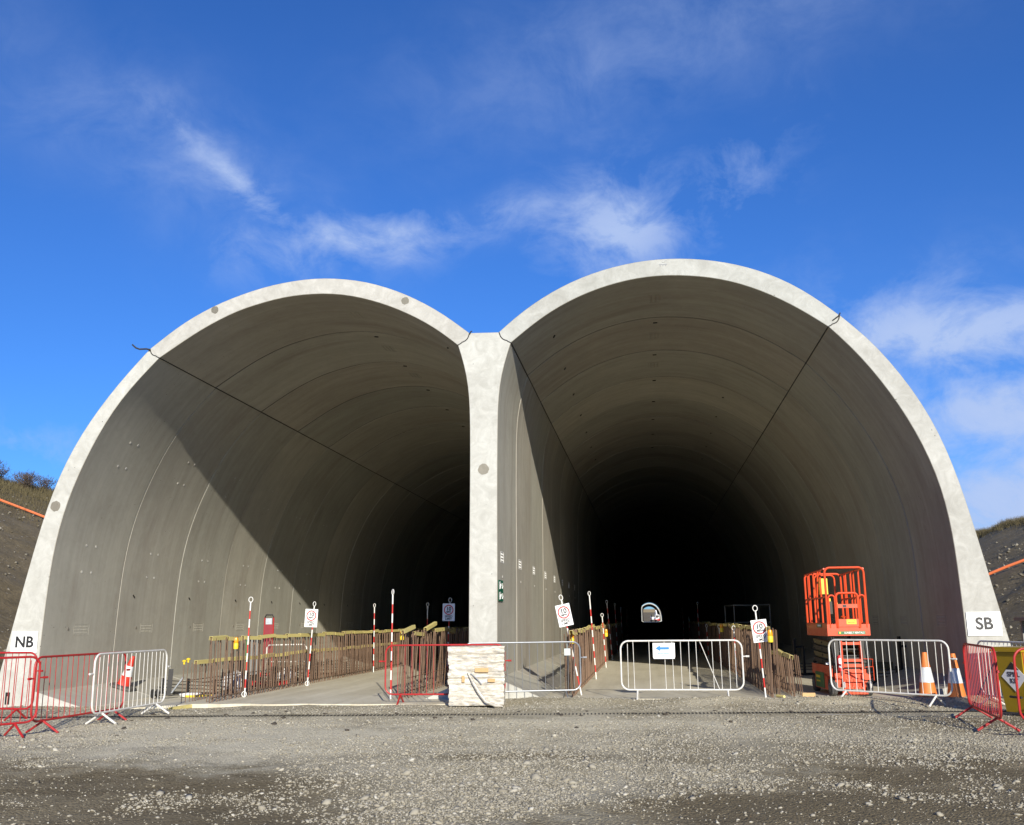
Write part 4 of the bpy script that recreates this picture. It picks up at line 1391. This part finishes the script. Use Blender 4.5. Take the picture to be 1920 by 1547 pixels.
MB().box((-0.22, -0.968, 0.67), (0.055, 0.004, 0.10)).box((-0.22, -0.968, 0.57), (0.055, 0.004, 0.04)).build('label', 'sign_white', lift, None)
MB().tube([(0.25, -0.93, 0.55), (0.40, -0.93, 0.56), (0.41, -0.93, 0.70), (0.24, -0.93, 0.71)], 0.007, 5).tube([(0.41, -0.93, 0.56), (0.41, -0.93, 0.30)], 0.007, 5).build('guard_wire', 'lift_orange', lift)
for sx in (-0.17, 0.33):
    MB().lathe([(0.012, 0), (0.02, 0.02), (0.022, 0.10), (0.01, 0.12)], (sx, -0.95, 0.16), 8).build('tie_ring', 'white_paint', lift)
# platform
plat = lp(MB().box((0, 0, 1.175), (2 * LX, 2 * LY, 0.05)).box((0, -LY + 0.008, 1.26), (2 * LX + 0.02, 0.018, 0.22)).box((0, LY - 0.008, 1.26), (2 * LX, 0.018, 0.22)).box((-LX + 0.008, 0, 1.27), (0.018, 2 * LY - 0.05, 0.26)).box((LX - 0.008, 0, 1.27), (0.018, 2 * LY - 0.05, 0.26)), 'platform', 'lift_orange', smooth=None)
MB().box((0.05, -LY - 0.006, 1.205), (0.53, 0.008, 0.06)).build('name_strip', 'lift_green', plat, None)
lettering('SUNBELT RENTALS', 0.052, 'sign_white', plat, (0.10, -LY - 0.0115, 1.204), bold=0.012, xs=0.88)
MB().lathe([(0.020, 0), (0.020, 0.002)], (-0.175, -LY - 0.010, 1.206), 12, Matrix.Rotation(R(90), 3, 'X')).build('logo', 'bright_yellow', plat, None)
MB().box((-LX - 0.004, -0.25, 1.345), (0.006, 0.42, 0.075)).build('side_sticker', 'lift_green', plat, None)
MB().box((-LX - 0.008, -0.25, 1.345), (0.004, 0.26, 0.035)).build('side_sticker_text', 'sign_white', plat, None)


def rail(pts, r=0.0195, name='rail'):
    return MB().tube(pts, r, 8).build(name, 'lift_orange', plat)


def hoop(x0, x1, y, z0, z1, rc=0.09, r=0.0195, name='hoop'):
    pts = [(x0, y, z0)]
    for cx, a0 in ((x0 + rc, 180), (x1 - rc, 90)):
        for k in range(6):
            an = R(a0 - k * 18)
            pts.append((cx + rc * math.cos(an), y, z1 - rc + rc * math.sin(an)))
    pts.append((x1, y, z0))
    return MB().tube(pts, r, 8).build(name, 'lift_orange', plat)


hoop(-LX + 0.02, LX - 0.02, -LY + 0.03, 1.30, 2.47, 0.10, 0.022)
hoop(-LX + 0.02, LX - 0.02, LY - 0.03, 1.30, 2.42, 0.10, 0.022)
hoop(-LX + 0.02, LX - 0.02, -0.05, 1.30, 2.44, 0.10, 0.02) if False else None
hoop(-0.345, -0.225, -LY + 0.01, 1.30, 1.93, 0.055, 0.017)
hoop(0.235, 0.355, -LY + 0.01, 1.30, 1.93, 0.055, 0.017)
gate = hoop(-0.20, 0.215, -LY - 0.005, 1.30, 1.97, 0.07, 0.022, 'gate')
MB().box((0.0075, -LY - 0.005, 1.72), (0.40, 0.03, 0.075)).build('gate_rail', 'lift_orange', plat, None)
MB().box((0.0075, -LY - 0.008, 1.395), (0.43, 0.022, 0.15)).build('gate_panel', 'lift_orange', plat, None)
MB().box((0.06, -LY - 0.021, 1.415), (0.19, 0.004, 0.09)).build('gate_sticker', 'bright_yellow', plat, None)
mb = MB()
for k in range(6):
    mb.box((0.0 + k * 0.022, -LY - 0.0245, 1.405), (0.012, 0.003, 0.016))
mb.box((-0.01, -LY - 0.0245, 1.44), (0.03, 0.003, 0.006)).box((0.12, -LY - 0.0245, 1.44), (0.03, 0.003, 0.006))
mb.build('sticker_marks', 'ink', plat, None)
MB().box((-0.05, -LY - 0.023, 1.72), (0.07, 0.006, 0.05)).build('latch', 'ink', plat, None)
for sx in (-1, 1):
    x = sx * (LX - 0.02)
    rail([(x, -LY + 0.05, 2.45), (x, LY - 0.05, 2.40)])
    rail([(x, -LY + 0.05, 1.90), (x, LY - 0.05, 1.88)], 0.017)
    for y, top in ((-0.50, 2.43), (-0.12, 2.43), (0.10, 2.42), (0.50, 2.41), (0.62, 2.41)):
        rail([(x, y, 1.30), (x, y, 1.88), (x * (1.0 if y != -0.12 else 0.93), y - (0.10 if y == -0.12 else 0), top)], 0.0185, 'post')
hoop(-0.26, 0.16, 0.55, 1.88, 2.38, 0.09, 0.018)
MB().box((-0.10, 0.48, 2.14), (0.17, 0.10, 0.34)).build('document_box', 'bright_yellow', plat, None)
MB().box((-0.055, 0.30, 1.70), (0.12, 0.12, 0.26)).build('control_box', 'lift_dark', plat, None)
MB().box((-0.055, 0.235, 1.86), (0.06, 0.01, 0.06)).box((-0.19, -LY + 0.02, 1.76), (0.045, 0.012, 0.05)).build('warning_label', 'bright_yellow', plat, None)
MB().bar((-0.12, -0.4, 1.28), (0.10, -0.2, 1.52), 0.10, 0.02).bar((0.08, -0.1, 1.22), (0.30, -0.1, 1.30), 0.06, 0.06).build('pedal_guard', 'lift_orange', plat, None)
MB().box((-LX - 0.03, -0.80, 0.62), (0.06, 0.05, 0.035)).build('side_lamp', 'sign_white', lift, None)

# ------------------------------------------------------------------ cones
def cone(label, x, y, z, colr, h=0.78, rot=(0, 0, 0), base_c='tyre', s=1.0):
    t_ = thing('traffic_cone', label, 'cone', (x, y, z), 0, 'traffic cones')
    t_.rotation_euler = rot
    t_.scale = (s, s, s)
    bw = 0.24
    mb = MB()
    poly = []
    for k in range(4):
        for dd in (-0.25, 0.25):
            a = R(45 + 90 * k) + dd
            poly.append((bw * 1.38 * math.cos(a), bw * 1.38 * math.sin(a)))
    n = len(poly)
    mb.add([(px_, py_, 0) for px_, py_ in poly] + [(px_ * 0.98, py_ * 0.98, 0.05) for px_, py_ in poly] + [(px_ * 0.72, py_ * 0.72, 0.075) for px_, py_ in poly],
           [tuple(range(n))[::-1]] + [(r_ * n + i, r_ * n + (i + 1) % n, (r_ + 1) * n + (i + 1) % n, (r_ + 1) * n + i) for r_ in range(2) for i in range(n)] + [tuple(2 * n + i for i in range(n))])
    mb.build('base', base_c, t_, None)
    r0, r1 = 0.165, 0.042

    def rr_(f):
        return r0 + (r1 - r0) * f
    for a, b, m_ in ((0.0, 0.32, colr), (0.32, 0.66, 'cone_sleeve'), (0.66, 1.0, colr)):
        o_ = 0.004 if m_ == 'cone_sleeve' else 0
        MB().lathe([(rr_(a) + o_, 0.07 + a * (h - 0.07)), (rr_(b) + o_, 0.07 + b * (h - 0.07))], n=22).build('sleeve' if o_ else 'body', m_, t_, 30)
    return t_


cone('faded orange traffic cone behind the right white barrier', 5.06, 19.75, 0.02, 'cone_orange', 0.86)
cone('faded orange traffic cone nearest the SB wall foot', 5.52, 19.60, 0.02, 'cone_orange', 0.84)
cone('tilted red and white traffic cone in the mouth of the left bore', -12.56, 23.05, 0.075, 'cone_red', 0.80, rot=(0.0, 0.29, 0.0), s=0.95)

# ------------------------------------------------------------------ wrapped pallet
pal = thing('wrapped_pallet', 'plastic-wrapped pallet of timber standing before the pier', 'pallet', (-3.225, 18.88, 0.0), 0.11)
PW, PD, PH = 1.02, 0.62, 1.06
rp = random.Random(4)
nx_, ny_, nz_ = 56, 24, 74
layers = [0.0]
while layers[-1] < PH:
    layers.append(layers[-1] + rp.uniform(0.10, 0.20))
lshift = [(rp.uniform(-0.016, 0.016), rp.uniform(-0.012, 0.014)) for _ in layers]
ringN = 2 * (nx_ + ny_)
vs, fs = [], []


def film(a_, z, side_):
    """how far the film stands off: slack between the board layers, tight over them, plus creases"""
    li = max(q for q in range(len(layers)) if layers[q] <= z + 1e-6)
    top = layers[li + 1] if li + 1 < len(layers) else PH + 0.1
    f_ = (z - layers[li]) / (top - layers[li])
    seam = -0.011 * max(0.0, 1 - min(f_, 1 - f_) / 0.16)
    crease = abs(float(VN[1](a_ * 5.5 + z * 7 + 3 * side_, z * 24 - a_ * 2)) - 0.5) * 0.030 + (float(VN[2](a_ * 19 + 7 * side_, z * 30)) - 0.5) * 0.010
    hole = -0.035 * math.exp(-((a_ - 0.12) / 0.22) ** 2 - ((z - 0.55) / 0.10) ** 2) if side_ == 0 else 0.0
    return lshift[li][side_ % 2] + seam + crease + hole


for jz in range(nz_ + 1):
    z = PH * jz / nz_
    for k in range(nx_):
        x = -PW / 2 + PW * k / nx_
        vs.append((x + (film(0, z, 1) * -1 if k == 0 else 0), -PD / 2 - film(x, z, 0), z + 0.02))
    for k in range(ny_):
        y = -PD / 2 + PD * k / ny_
        vs.append((PW / 2 + film(y, z, 1), y - (film(PW / 2, z, 0) if k == 0 else 0), z + 0.02))
    for k in range(nx_):
        x = PW / 2 - PW * k / nx_
        vs.append((x, PD / 2 + film(x, z, 2), z + 0.02))
    for k in range(ny_):
        y = PD / 2 - PD * k / ny_
        vs.append((-PW / 2 - film(y, z, 3), y, z + 0.02))
for jz in range(nz_):
    for k in range(ringN):
        fs.append((jz * ringN + k, jz * ringN + (k + 1) % ringN, (jz + 1) * ringN + (k + 1) % ringN, (jz + 1) * ringN + k))
fs.append(tuple(range(ringN))[::-1])
fs.append(tuple(nz_ * ringN + k for k in range(ringN)))
MB().add(vs, fs).build('wrapped_bundle', 'pallet_wrap', pal, 60)
for (x, z, w, h) in ((0.10, 0.655, 0.25, 0.075), (0.28, 0.47, 0.13, 0.06), (-0.24, 0.50, 0.05, 0.12)):
    MB().box((x, -PD / 2 - 0.005, z), (w, 0.07, h), Matrix.Rotation(rp.uniform(-0.06, 0.06), 3, 'Y')).build('timber_end', 'wood', pal, None)
MB().tube([(-0.16, -PD / 2 - 0.03, 0.62), (-0.06, -PD / 2 - 0.06, 0.45), (0.06, -PD / 2 - 0.07, 0.25), (0.18, -PD / 2 - 0.10, 0.10), (0.36, -PD / 2 - 0.16, 0.035), (0.50, -PD / 2 - 0.2, 0.02)], [0.015, 0.03, 0.035, 0.03, 0.028, 0.01], 7).build('wrap_tail', 'pallet_wrap', pal)
MB().tube([(-0.10, -PD / 2 - 0.02, 0.60), (0.02, -PD / 2 - 0.045, 0.50), (0.10, -PD / 2 - 0.02, 0.40)], 0.012, 6).build('strap', 'ink_grey', pal)

# ------------------------------------------------------------------ spill kit bin and grey post at the right
bn = thing('spill_bin', 'yellow wheeled spill kit bin behind the red barriers at right', 'bin', (5.80, 16.95, 0.0), -1.05)
vs, fs = [], []
for z, wx, wy in ((0.06, 0.40, 0.42), (0.55, 0.47, 0.52), (0.90, 0.54, 0.60), (0.97, 0.57, 0.63)):
    for sx, sy in ((-1, -1), (1, -1), (1, 1), (-1, 1)):
        vs.append((sx * wx / 2, sy * wy / 2, z))
for r_ in range(3):
    for k in range(4):
        fs.append((r_ * 4 + k, r_ * 4 + (k + 1) % 4, (r_ + 1) * 4 + (k + 1) % 4, (r_ + 1) * 4 + k))
fs += [(3, 2, 1, 0), (12, 13, 14, 15)]
MB().add(vs, fs).build('body', 'bin_yellow', bn, None)
MB().box((0, -0.01, 0.995), (0.60, 0.66, 0.035)).box((0, 0.0, 1.03), (0.54, 0.58, 0.04)).build('lid', 'bin_yellow', bn, None)
MB().tube([(-0.26, 0.36, 0.96), (0.26, 0.36, 0.96)], 0.016, 8).build('handle', 'bin_yellow', bn)
for sx in (-1, 1):
    MB().lathe([(0.08, -0.025), (0.10, -0.02), (0.10, 0.02), (0.08, 0.025)], (sx * 0.24, 0.22, 0.10), 16, Matrix.Rotation(R(90), 3, 'Y')).build('wheel', 'rubber', bn)
slope_a = math.atan2(0.04, 0.42)
lab = MB().prism([(0.0, 0.23), (0.23, 0.0), (0.0, -0.23), (-0.23, 0.0)], -0.004, 0.0).build('label_panel', 'sign_white', bn, None)
lab.location = (0.06, -0.268, 0.60)
lab.rotation_euler = (0.09, 0, 0)
lb2 = MB().prism([(0.0, 0.23), (0.12, 0.11), (-0.12, 0.11)], -0.0065, -0.004).build('label_head', 'ink', lab, None)
lettering('SPILL', 0.105, 'ink', lab, (0, -0.0065, 0.035), bold=0.012)
lettering('KIT', 0.105, 'ink', lab, (0, -0.0065, -0.065), bold=0.012)
MB().tube([(0, 0, 0), (0.0, 0, 0)] if False else [(-0.02, -0.30, 0.30), (0.22, -0.33, 0.30)], 0.02, 6).build('foot_rail', 'ink', bn)

post = thing('steel_stand', 'grey steel stand with flat top at the right edge', 'stand', (6.43, 17.9, 0.0), 0.1)
for x in (0.0, 0.9):
    for y in (0.0, 0.5):
        MB().box((x, y, 0.72), (0.05, 0.05, 1.44)).build('leg', 'grey_steel', post, None)
MB().box((0.43, 0.25, 1.47), (1.06, 0.66, 0.06)).build('top', 'grey_steel', post, None)
MB().box((0.45, 0.52, 1.0), (0.86, 0.01, 0.7)).build('back_panel', 'galvanised', post, None)

# ------------------------------------------------------------------ site clutter in the bores
def cable_stand(label, x, y, rz, L, z=0.0, posts=(0.1, 0.5, 0.9), comb=0.34, tall=None):
    t_ = thing('cable_stand', label, 'frame', (x, y, z), rz, 'black toothed frames along the bore walls')
    MB().box((L / 2, 0, 0.035), (L, 0.07, 0.05)).box((L / 2, 0.30, 0.03), (L, 0.05, 0.04)).build('base_rail', 'black_steel', t_, None)
    for f_ in posts:
        mb = MB().box((f_ * L, 0, comb / 2 + 0.04), (0.055, 0.04, comb))
        for k in range(5):
            mb.box((f_ * L + 0.045, 0, 0.10 + k * comb / 5.5), (0.05, 0.04, comb / 12))
        mb.build('toothed_post', 'black_steel', t_, None)
    mb = MB()
    for k in range(3):
        mb.tube([(0.0, 0.05 + k * 0.1, 0.16 + k * 0.07), (L, 0.02 + k * 0.12, 0.14 + k * 0.07)], 0.010, 5)
    mb.build('cable', 'rubber', t_)
    if tall:
        MB().box((tall[0], 0.08, tall[1] / 2), (0.07, 0.05, tall[1])).box((tall[0] + 0.26, 0.08, tall[1] * 0.4), (0.06, 0.05, tall[1] * 0.8)).box((tall[0] + 0.13, 0.08, tall[1] * 0.78), (0.26, 0.05, 0.05)).build('upright', 'black_steel', t_, None)
    return t_


cable_stand('black toothed cable frame nearest the mouth, left bore wall', -11.9, 23.4, -0.35, 2.1, -0.10)
cable_stand('black toothed cable frame behind the left rebar, second in', -11.2, 25.3, -0.30, 2.0, -0.06, tall=(0.4, 0.85))
cable_stand('black toothed cable frame behind the left rebar, third in', -11.0, 27.8, -0.28, 2.0, -0.04, posts=(0.2, 0.6), tall=(1.5, 0.9))
cable_stand('black toothed cable frame behind the left rebar, deepest', -10.8, 30.6, -0.25, 2.0, -0.03, posts=(0.3, 0.8))
cable_stand('black cable frame with tall uprights behind the right white barrier', 4.75, 23.9, 0.62, 2.0, 0.03, posts=(0.2, 0.55), tall=(1.35, 1.05))
cable_stand('black cable frame with tall uprights farther up the right wall', 4.30, 25.9, 0.60, 2.0, 0.03, posts=(0.3, 0.7), tall=(0.9, 1.1))
cable_stand('black cable frame seen left of the scissor lift', 3.05, 27.3, 0.45, 1.9, 0.03, posts=(0.2, 0.75), tall=(0.9, 0.95))
bp_ = thing('black_board', 'black upright board leaning at the left bore wall', 'board', (-11.35, 23.0, -0.10), 0.5)
MB().box((0, 0, 0.30), (0.11, 0.03, 0.60), Matrix.Rotation(0.04, 3, 'Y')).build('board', 'black_steel', bp_, None)
MB().bar((0.05, -0.05, 0.05), (0.30, -0.15, 0.42), 0.05, 0.03).build('grey_bracket', 'galvanised', bp_, None)
rl = thing('cable_reel', 'small black reel lying on the left bore floor', 'reel', (-11.25, 22.1, -0.10), 0.9)
MB().lathe([(0.10, -0.07), (0.10, -0.05), (0.055, -0.05), (0.055, 0.05), (0.10, 0.05), (0.10, 0.07)], (0, 0, 0.10), 18, Matrix.Rotation(R(90), 3, 'Y')).build('drum', 'rubber', rl)
MB().tube([(0, -0.05, 0.02), (0.1, -0.3, 0.01), (0.4, -0.35, 0.01)], 0.008, 5).build('cable', 'rubber', rl)
tr = thing('tray', 'white and yellow plastic tray on the floor by the rebar stubs', 'tray', (-10.35, 22.0, -0.05), 0.4)
MB().lathe([(0.22, 0.0), (0.25, 0.05), (0.24, 0.06), (0.20, 0.03)], n=24).build('rim', 'sign_white', tr)
MB().tube([(-0.1, -0.33, 0.02), (0.25, -0.38, 0.02), (0.5, -0.3, 0.02)], 0.025, 6).build('hose', 'bright_yellow', tr)
ws = thing('white_sack', 'white bulk sack slumped behind the left rebar', 'sack', (-9.95, 23.6, -0.03), 0.3)
MB().lathe([(0.30, 0.0), (0.36, 0.10), (0.34, 0.26), (0.27, 0.36), (0.10, 0.42), (0.02, 0.47)], n=14).build('bag', 'sign_white', ws)
ws2 = thing('white_sack', 'second white sack farther behind the left rebar', 'sack', (-9.9, 26.9, -0.02), 1.0)
MB().lathe([(0.25, 0.0), (0.30, 0.10), (0.26, 0.22), (0.12, 0.33), (0.03, 0.38)], n=12).build('bag', 'sign_white', ws2)
fp = thing('fire_point', 'tall red fire point trolley by the left bore wall', 'fire point', (-10.86, 27.9, 0.0), 0.15)
for sx in (-1, 1):
    MB().tube([(sx * 0.12, 0, 0.0), (sx * 0.13, 0.02, 0.9), (sx * 0.125, 0.06, 1.70)], 0.022, 7).build('upright', 'red_paint', fp)
MB().tube([(-0.125, 0.06, 1.70), (-0.09, 0.06, 1.78), (0.09, 0.06, 1.78), (0.125, 0.06, 1.70)], 0.02, 7).build('handle', 'black_steel', fp)
MB().box((0, 0.04, 1.08), (0.24, 0.05, 0.86)).build('panel', 'maroon', fp, None)
MB().box((0, 0.03, 1.60), (0.18, 0.03, 0.17)).build('plate', 'galvanised', fp, None)
MB().box((-0.02, 0.0, 0.12), (0.34, 0.30, 0.10)).build('base', 'sign_red', fp, None)
gc = thing('grey_cabinet', 'grey cabinet with green post beside the red fire point', 'cabinet', (-11.25, 27.6, 0.0), 0.15)
MB().box((0.1, 0, 0.62), (0.30, 0.25, 1.0)).build('case', 'grey_steel', gc, None)
MB().box((-0.10, -0.03, 0.62), (0.07, 0.10, 1.05)).build('post', 'lift_green', gc, None)
wr = thing('white_rail', 'small white hand rail behind the left rebar row', 'rail', (-10.55, 27.0, 0.0), 0.08)
MB().tube([(0, 0, 0), (0.02, 0, 0.88), (0.08, 0, 0.95), (1.05, 0.05, 0.96), (1.12, 0.05, 0.88), (1.12, 0.05, 0.0)], 0.02, 7).build('tube', 'white_paint', wr)
MB().tube([(0.02, 0, 0.5), (1.12, 0.05, 0.5)], 0.015, 6).build('mid_tube', 'white_paint', wr)
rb = thing('red_beam', 'red painted steel beam lying behind the left rebar', 'beam', (-10.25, 24.9, 0.0), 0.08)
MB().box((0.55, 0, 0.10), (1.1, 0.10, 0.02)).box((0.55, 0, 0.04), (1.1, 0.02, 0.10)).box((0.55, 0, -0.01), (1.1, 0.10, 0.02)).build('section', 'sign_red', rb, None)
pk = thing('cap_strip', 'loose yellow capping strip lying on the gravel at left', 'strip', (-9.0, 18.35, -0.02), 1.45)
MB().box((0.55, 0, 0.03), (1.15, 0.07, 0.008)).box((0.55, 0.035, 0.0), (1.15, 0.008, 0.06)).box((0.55, -0.035, 0.0), (1.15, 0.008, 0.06)).build('channel', 'cap_yellow', pk, None)
tb = thing('timber_block', 'pale timber block on the floor left of the scissor lift', 'timber', (3.0, 20.30, 0.03), 0.02)
MB().box((0, 0, 0.05), (0.24, 0.10, 0.075)).build('block', 'wood', tb, None)
MB().box((0.02, 0.10, 0.006), (0.34, 0.22, 0.012)).build('packing', 'rubber', tb, None)
yt = thing('cap_strip', 'short yellow tube on the ground by the right rebar', 'strip', (2.52, 20.12, 0.03), 2.0)
MB().tube([(0, 0, 0.03), (0.26, 0, 0.03)], 0.026, 8).build('tube', 'cap_yellow', yt)
yb = thing('beam', 'dull yellow steel beam behind the right barrier', 'beam', (4.62, 25.1, 0.03), 0.30)
MB().box((0.6, 0, 0.36), (1.2, 0.08, 0.16)).box((0.12, 0, 0.15), (0.06, 0.06, 0.3)).box((1.08, 0, 0.15), (0.06, 0.06, 0.3)).build('section', 'arm_olive', yb, None)
dk = thing('dark_lift', 'dark guard-rail frame of a machine deep in the south bore', 'lift', (3.6, 36.0, 0.03), 0.1)
mb = MB()
for x in (-0.62, 0.62):
    for y in (0, 1.8):
        mb.tube([(x, y, 0.9), (x, y, 1.95)], 0.02, 6)
for z in (1.35, 1.95):
    mb.tube([(-0.62, 0, z), (0.62, 0, z), (0.62, 1.8, z), (-0.62, 1.8, z)], 0.02, 6, True)
mb.build('guard_rail', 'grey_steel', dk)
MB().box((0, 0.9, 0.55), (1.2, 1.8, 0.7)).build('body', 'lift_dark', dk, None)
for sx in (-1, 1):
    for y in (0.3, 1.5):
        MB().lathe([(0.16, -0.05), (0.19, 0), (0.16, 0.05)], (sx * 0.58, y, 0.19), 14, Matrix.Rotation(R(90), 3, 'Y')).build('wheel', 'tyre', dk)

# ------------------------------------------------------------------ machines in the sunlit gap at the far end
xc = thing('excavator', 'distant white and red excavator in the light at the tunnel end', 'excavator', (2.6, 492, 0.0), 0.25)
MB().box((0, 0, 1.75), (2.6, 3.4, 1.1)).box((0, 1.0, 2.4), (2.4, 1.4, 0.6)).build('body', 'sign_white', xc, None)
MB().box((-0.75, -0.9, 2.75), (1.0, 1.5, 1.5)).build('cab', 'lift_dark', xc, None)
for sx in (-1, 1):
    MB().box((sx * 1.05, 0, 0.5), (0.5, 3.8, 0.95)).build('track', 'rubber', xc, None)
MB().bar((0.3, -1.2, 2.2), (0.3, -3.2, 5.4), 0.45, 0.6).bar((0.3, -3.2, 5.4), (0.3, -4.6, 3.0), 0.4, 0.45).build('boom', 'sign_white', xc, None)
MB().box((0.3, -4.7, 2.4), (0.9, 0.8, 1.1)).build('bucket', 'lift_dark', xc, None)
MB().box((0, 1.75, 1.75), (2.62, 0.2, 0.9)).box((-1.31, 0.4, 1.6), (0.06, 1.6, 0.5)).build('counterweight', 'sign_red', xc, None)
vn = thing('site_truck', 'distant white and red site truck in the far tunnel end', 'truck', (4.2, 499, 0.0), 0.0)
MB().box((0, 0, 2.2), (2.3, 2.0, 2.4)).build('cab', 'sign_white', vn, None)
MB().box((0, 0, 0.9), (2.3, 5.0, 0.5)).box((0, -1.02, 1.25), (2.3, 0.1, 0.6)).build('bumper', 'sign_red', vn, None)
MB().box((0, -1.02, 2.7), (1.9, 0.06, 0.9)).build('windscreen', 'ink', vn, None)
for sx in (-1, 1):
    for y in (-0.5, 1.8):
        MB().lathe([(0.4, -0.15), (0.48, 0), (0.4, 0.15)], (sx * 1.0, y, 0.48), 14, Matrix.Rotation(R(90), 3, 'Y')).build('wheel', 'tyre', vn)

# ------------------------------------------------------------------ pipes and plants on the cutting slopes
def slope_pt(side, u, y, lift_=0.10):
    toe, cr = (-14.3, 8.8) if side < 0 else (7.4, 6.6)
    z = float(slope_z(u, y, cr)) + 0.35 * (float(VN[3](u * 0.35 + 5, y * 0.35 + side)) - 0.5) + 0.16 * (float(VN[4](u * 1.3, y * 1.3 + 7 * side)) - 0.5)
    return (toe + side * u, y, z + lift_)


def slope_pipe(label, side, u0, y0, u1, y1):
    pts = [slope_pt(side, u0 + (u1 - u0) * k / 10, y0 + (y1 - y0) * k / 10, 0.16) for k in range(11)]
    for _ in range(3):
        pts = [pts[0]] + [tuple((pts[i - 1][q] + 2 * pts[i][q] + pts[i + 1][q]) / 4 for q in range(3)) for i in range(1, 10)] + [pts[-1]]
    o = MB().tube(pts, 0.055, 8).build('orange_duct', 'pipe_orange')
    tag(o, label, 'duct')


slope_pipe('orange duct running down the left cutting slope', -1, 15.4, 38.6, 9.0, 44.5)
slope_pipe('orange duct running down the right cutting slope', 1, 8.3, 39.4, 3.4, 42.0)


def shrub(label, x, y, z, h, n, seed):
    rr = random.Random(seed)
    t_ = thing('shrub', label, 'shrub', (x, y, z), 0, 'bare shrubs along the left crest')
    stem = MB()
    for k in range(n):
        a, sp = rr.uniform(0, 6.28), rr.uniform(0.2, 1.0)
        p0 = Vector((rr.gauss(0, 0.08), rr.gauss(0, 0.08), 0))
        p1 = p0 + Vector((math.cos(a) * sp * h * 0.6, math.sin(a) * sp * h * 0.6, h * rr.uniform(0.45, 0.65)))
        p2 = p1 + Vector((math.cos(a + rr.uniform(-0.8, 0.8)) * sp * h * 0.5, math.sin(a) * sp * h * 0.4, h * rr.uniform(0.3, 0.45)))
        stem.tube([p0, p1, p2], [0.014, 0.010, 0.005], 4)
        for q in range(6):
            f_ = rr.random()
            s0 = p1 + (p2 - p1) * f_
            s1 = s0 + Vector((rr.gauss(0, 0.13), rr.gauss(0, 0.13), rr.uniform(0.02, 0.2))) * h
            stem.tube([s0, s1], [0.007, 0.004], 3)
    stem.build('stems', 'twig', t_, None)
    lv = MB()
    for k in range(n * 14):
        a, r_ = rr.uniform(0, 6.28), rr.uniform(0, 0.85) * h
        c = Vector((math.cos(a) * r_, math.sin(a) * r_, h * rr.uniform(0.05, 0.85)))
        e1 = Vector((rr.gauss(0, 1), rr.gauss(0, 1), rr.gauss(0, 1))).normalized() * 0.035
        e2 = Vector((rr.gauss(0, 1), rr.gauss(0, 1), rr.gauss(0, 1))).normalized() * 0.022
        lv.add([c - e1, c + e2, c + e1, c - e2], [(0, 1, 2, 3)])
    lv.build('leaves', 'twig', t_, None)


names = ['bare brown shrub at the far left edge of the left crest', 'bare brown shrub second from the left on the left crest', 'bare brown shrub third from the left on the left crest', 'bare brown shrub fourth from the left on the left crest', 'bare brown shrub fifth from the left on the left crest', 'low brown shrub sixth on the left crest towards the portal', 'low brown shrub nearest the portal on the left crest']
for i, y in enumerate((44.0, 45.3, 46.5, 47.6, 49.0, 50.3, 51.8)):
    x, y, z = slope_pt(-1, 17.6 + 0.4 * math.sin(i * 2.3), y, 0.0)
    shrub(names[i], x, y, z - 0.05, (0.85, 0.7, 0.9, 0.7, 0.75, 0.6, 0.6)[i], 30, 50 + i)
# rough winter grass on the crests (uncountable)
r2 = np.random.RandomState(9)
N = 60000
side = np.where(r2.rand(N) < 0.62, -1, 1)
uu = np.where(side < 0, 17.8 - np.abs(r2.randn(N)) * 2.6 + r2.rand(N) * 1.2, 13.2 - np.abs(r2.randn(N)) * 0.5 + r2.rand(N) * 0.7)
yy = np.where(side < 0, 38 + r2.rand(N) * 20, 50 + r2.rand(N) * 26)
toe = np.where(side < 0, -14.3, 7.4)
zz = np.where(side < 0, slope_z(uu, yy, 8.8), slope_z(uu, yy, 6.6)) + 0.35 * (VN[3](uu * 0.35 + 5, yy * 0.35 + side) - 0.5) + 0.16 * (VN[4](uu * 1.3, yy * 1.3 + 7 * side) - 0.5)
xx = toe + side * uu
hh = 0.08 + 0.36 * r2.rand(N) ** 2.0
a = r2.rand(N) * 6.28
wd = 0.006 + 0.008 * r2.rand(N)
base = np.stack([xx, yy, zz - 0.03], -1)
dx = np.stack([np.cos(a) * wd, np.sin(a) * wd, 0 * a], -1)
tip = base + np.stack([r2.randn(N) * 0.09, r2.randn(N) * 0.09, hh], -1)
v = np.stack([base - dx, base + dx, tip], 1).reshape(-1, 3)
f = np.arange(3 * N).reshape(-1, 3)
tag(obj('rough_grass', np_mesh('rough_grass', v, f, 'dry_grass')), 'dry winter grass tufts along the crests of both slopes', 'grass', kind='stuff')
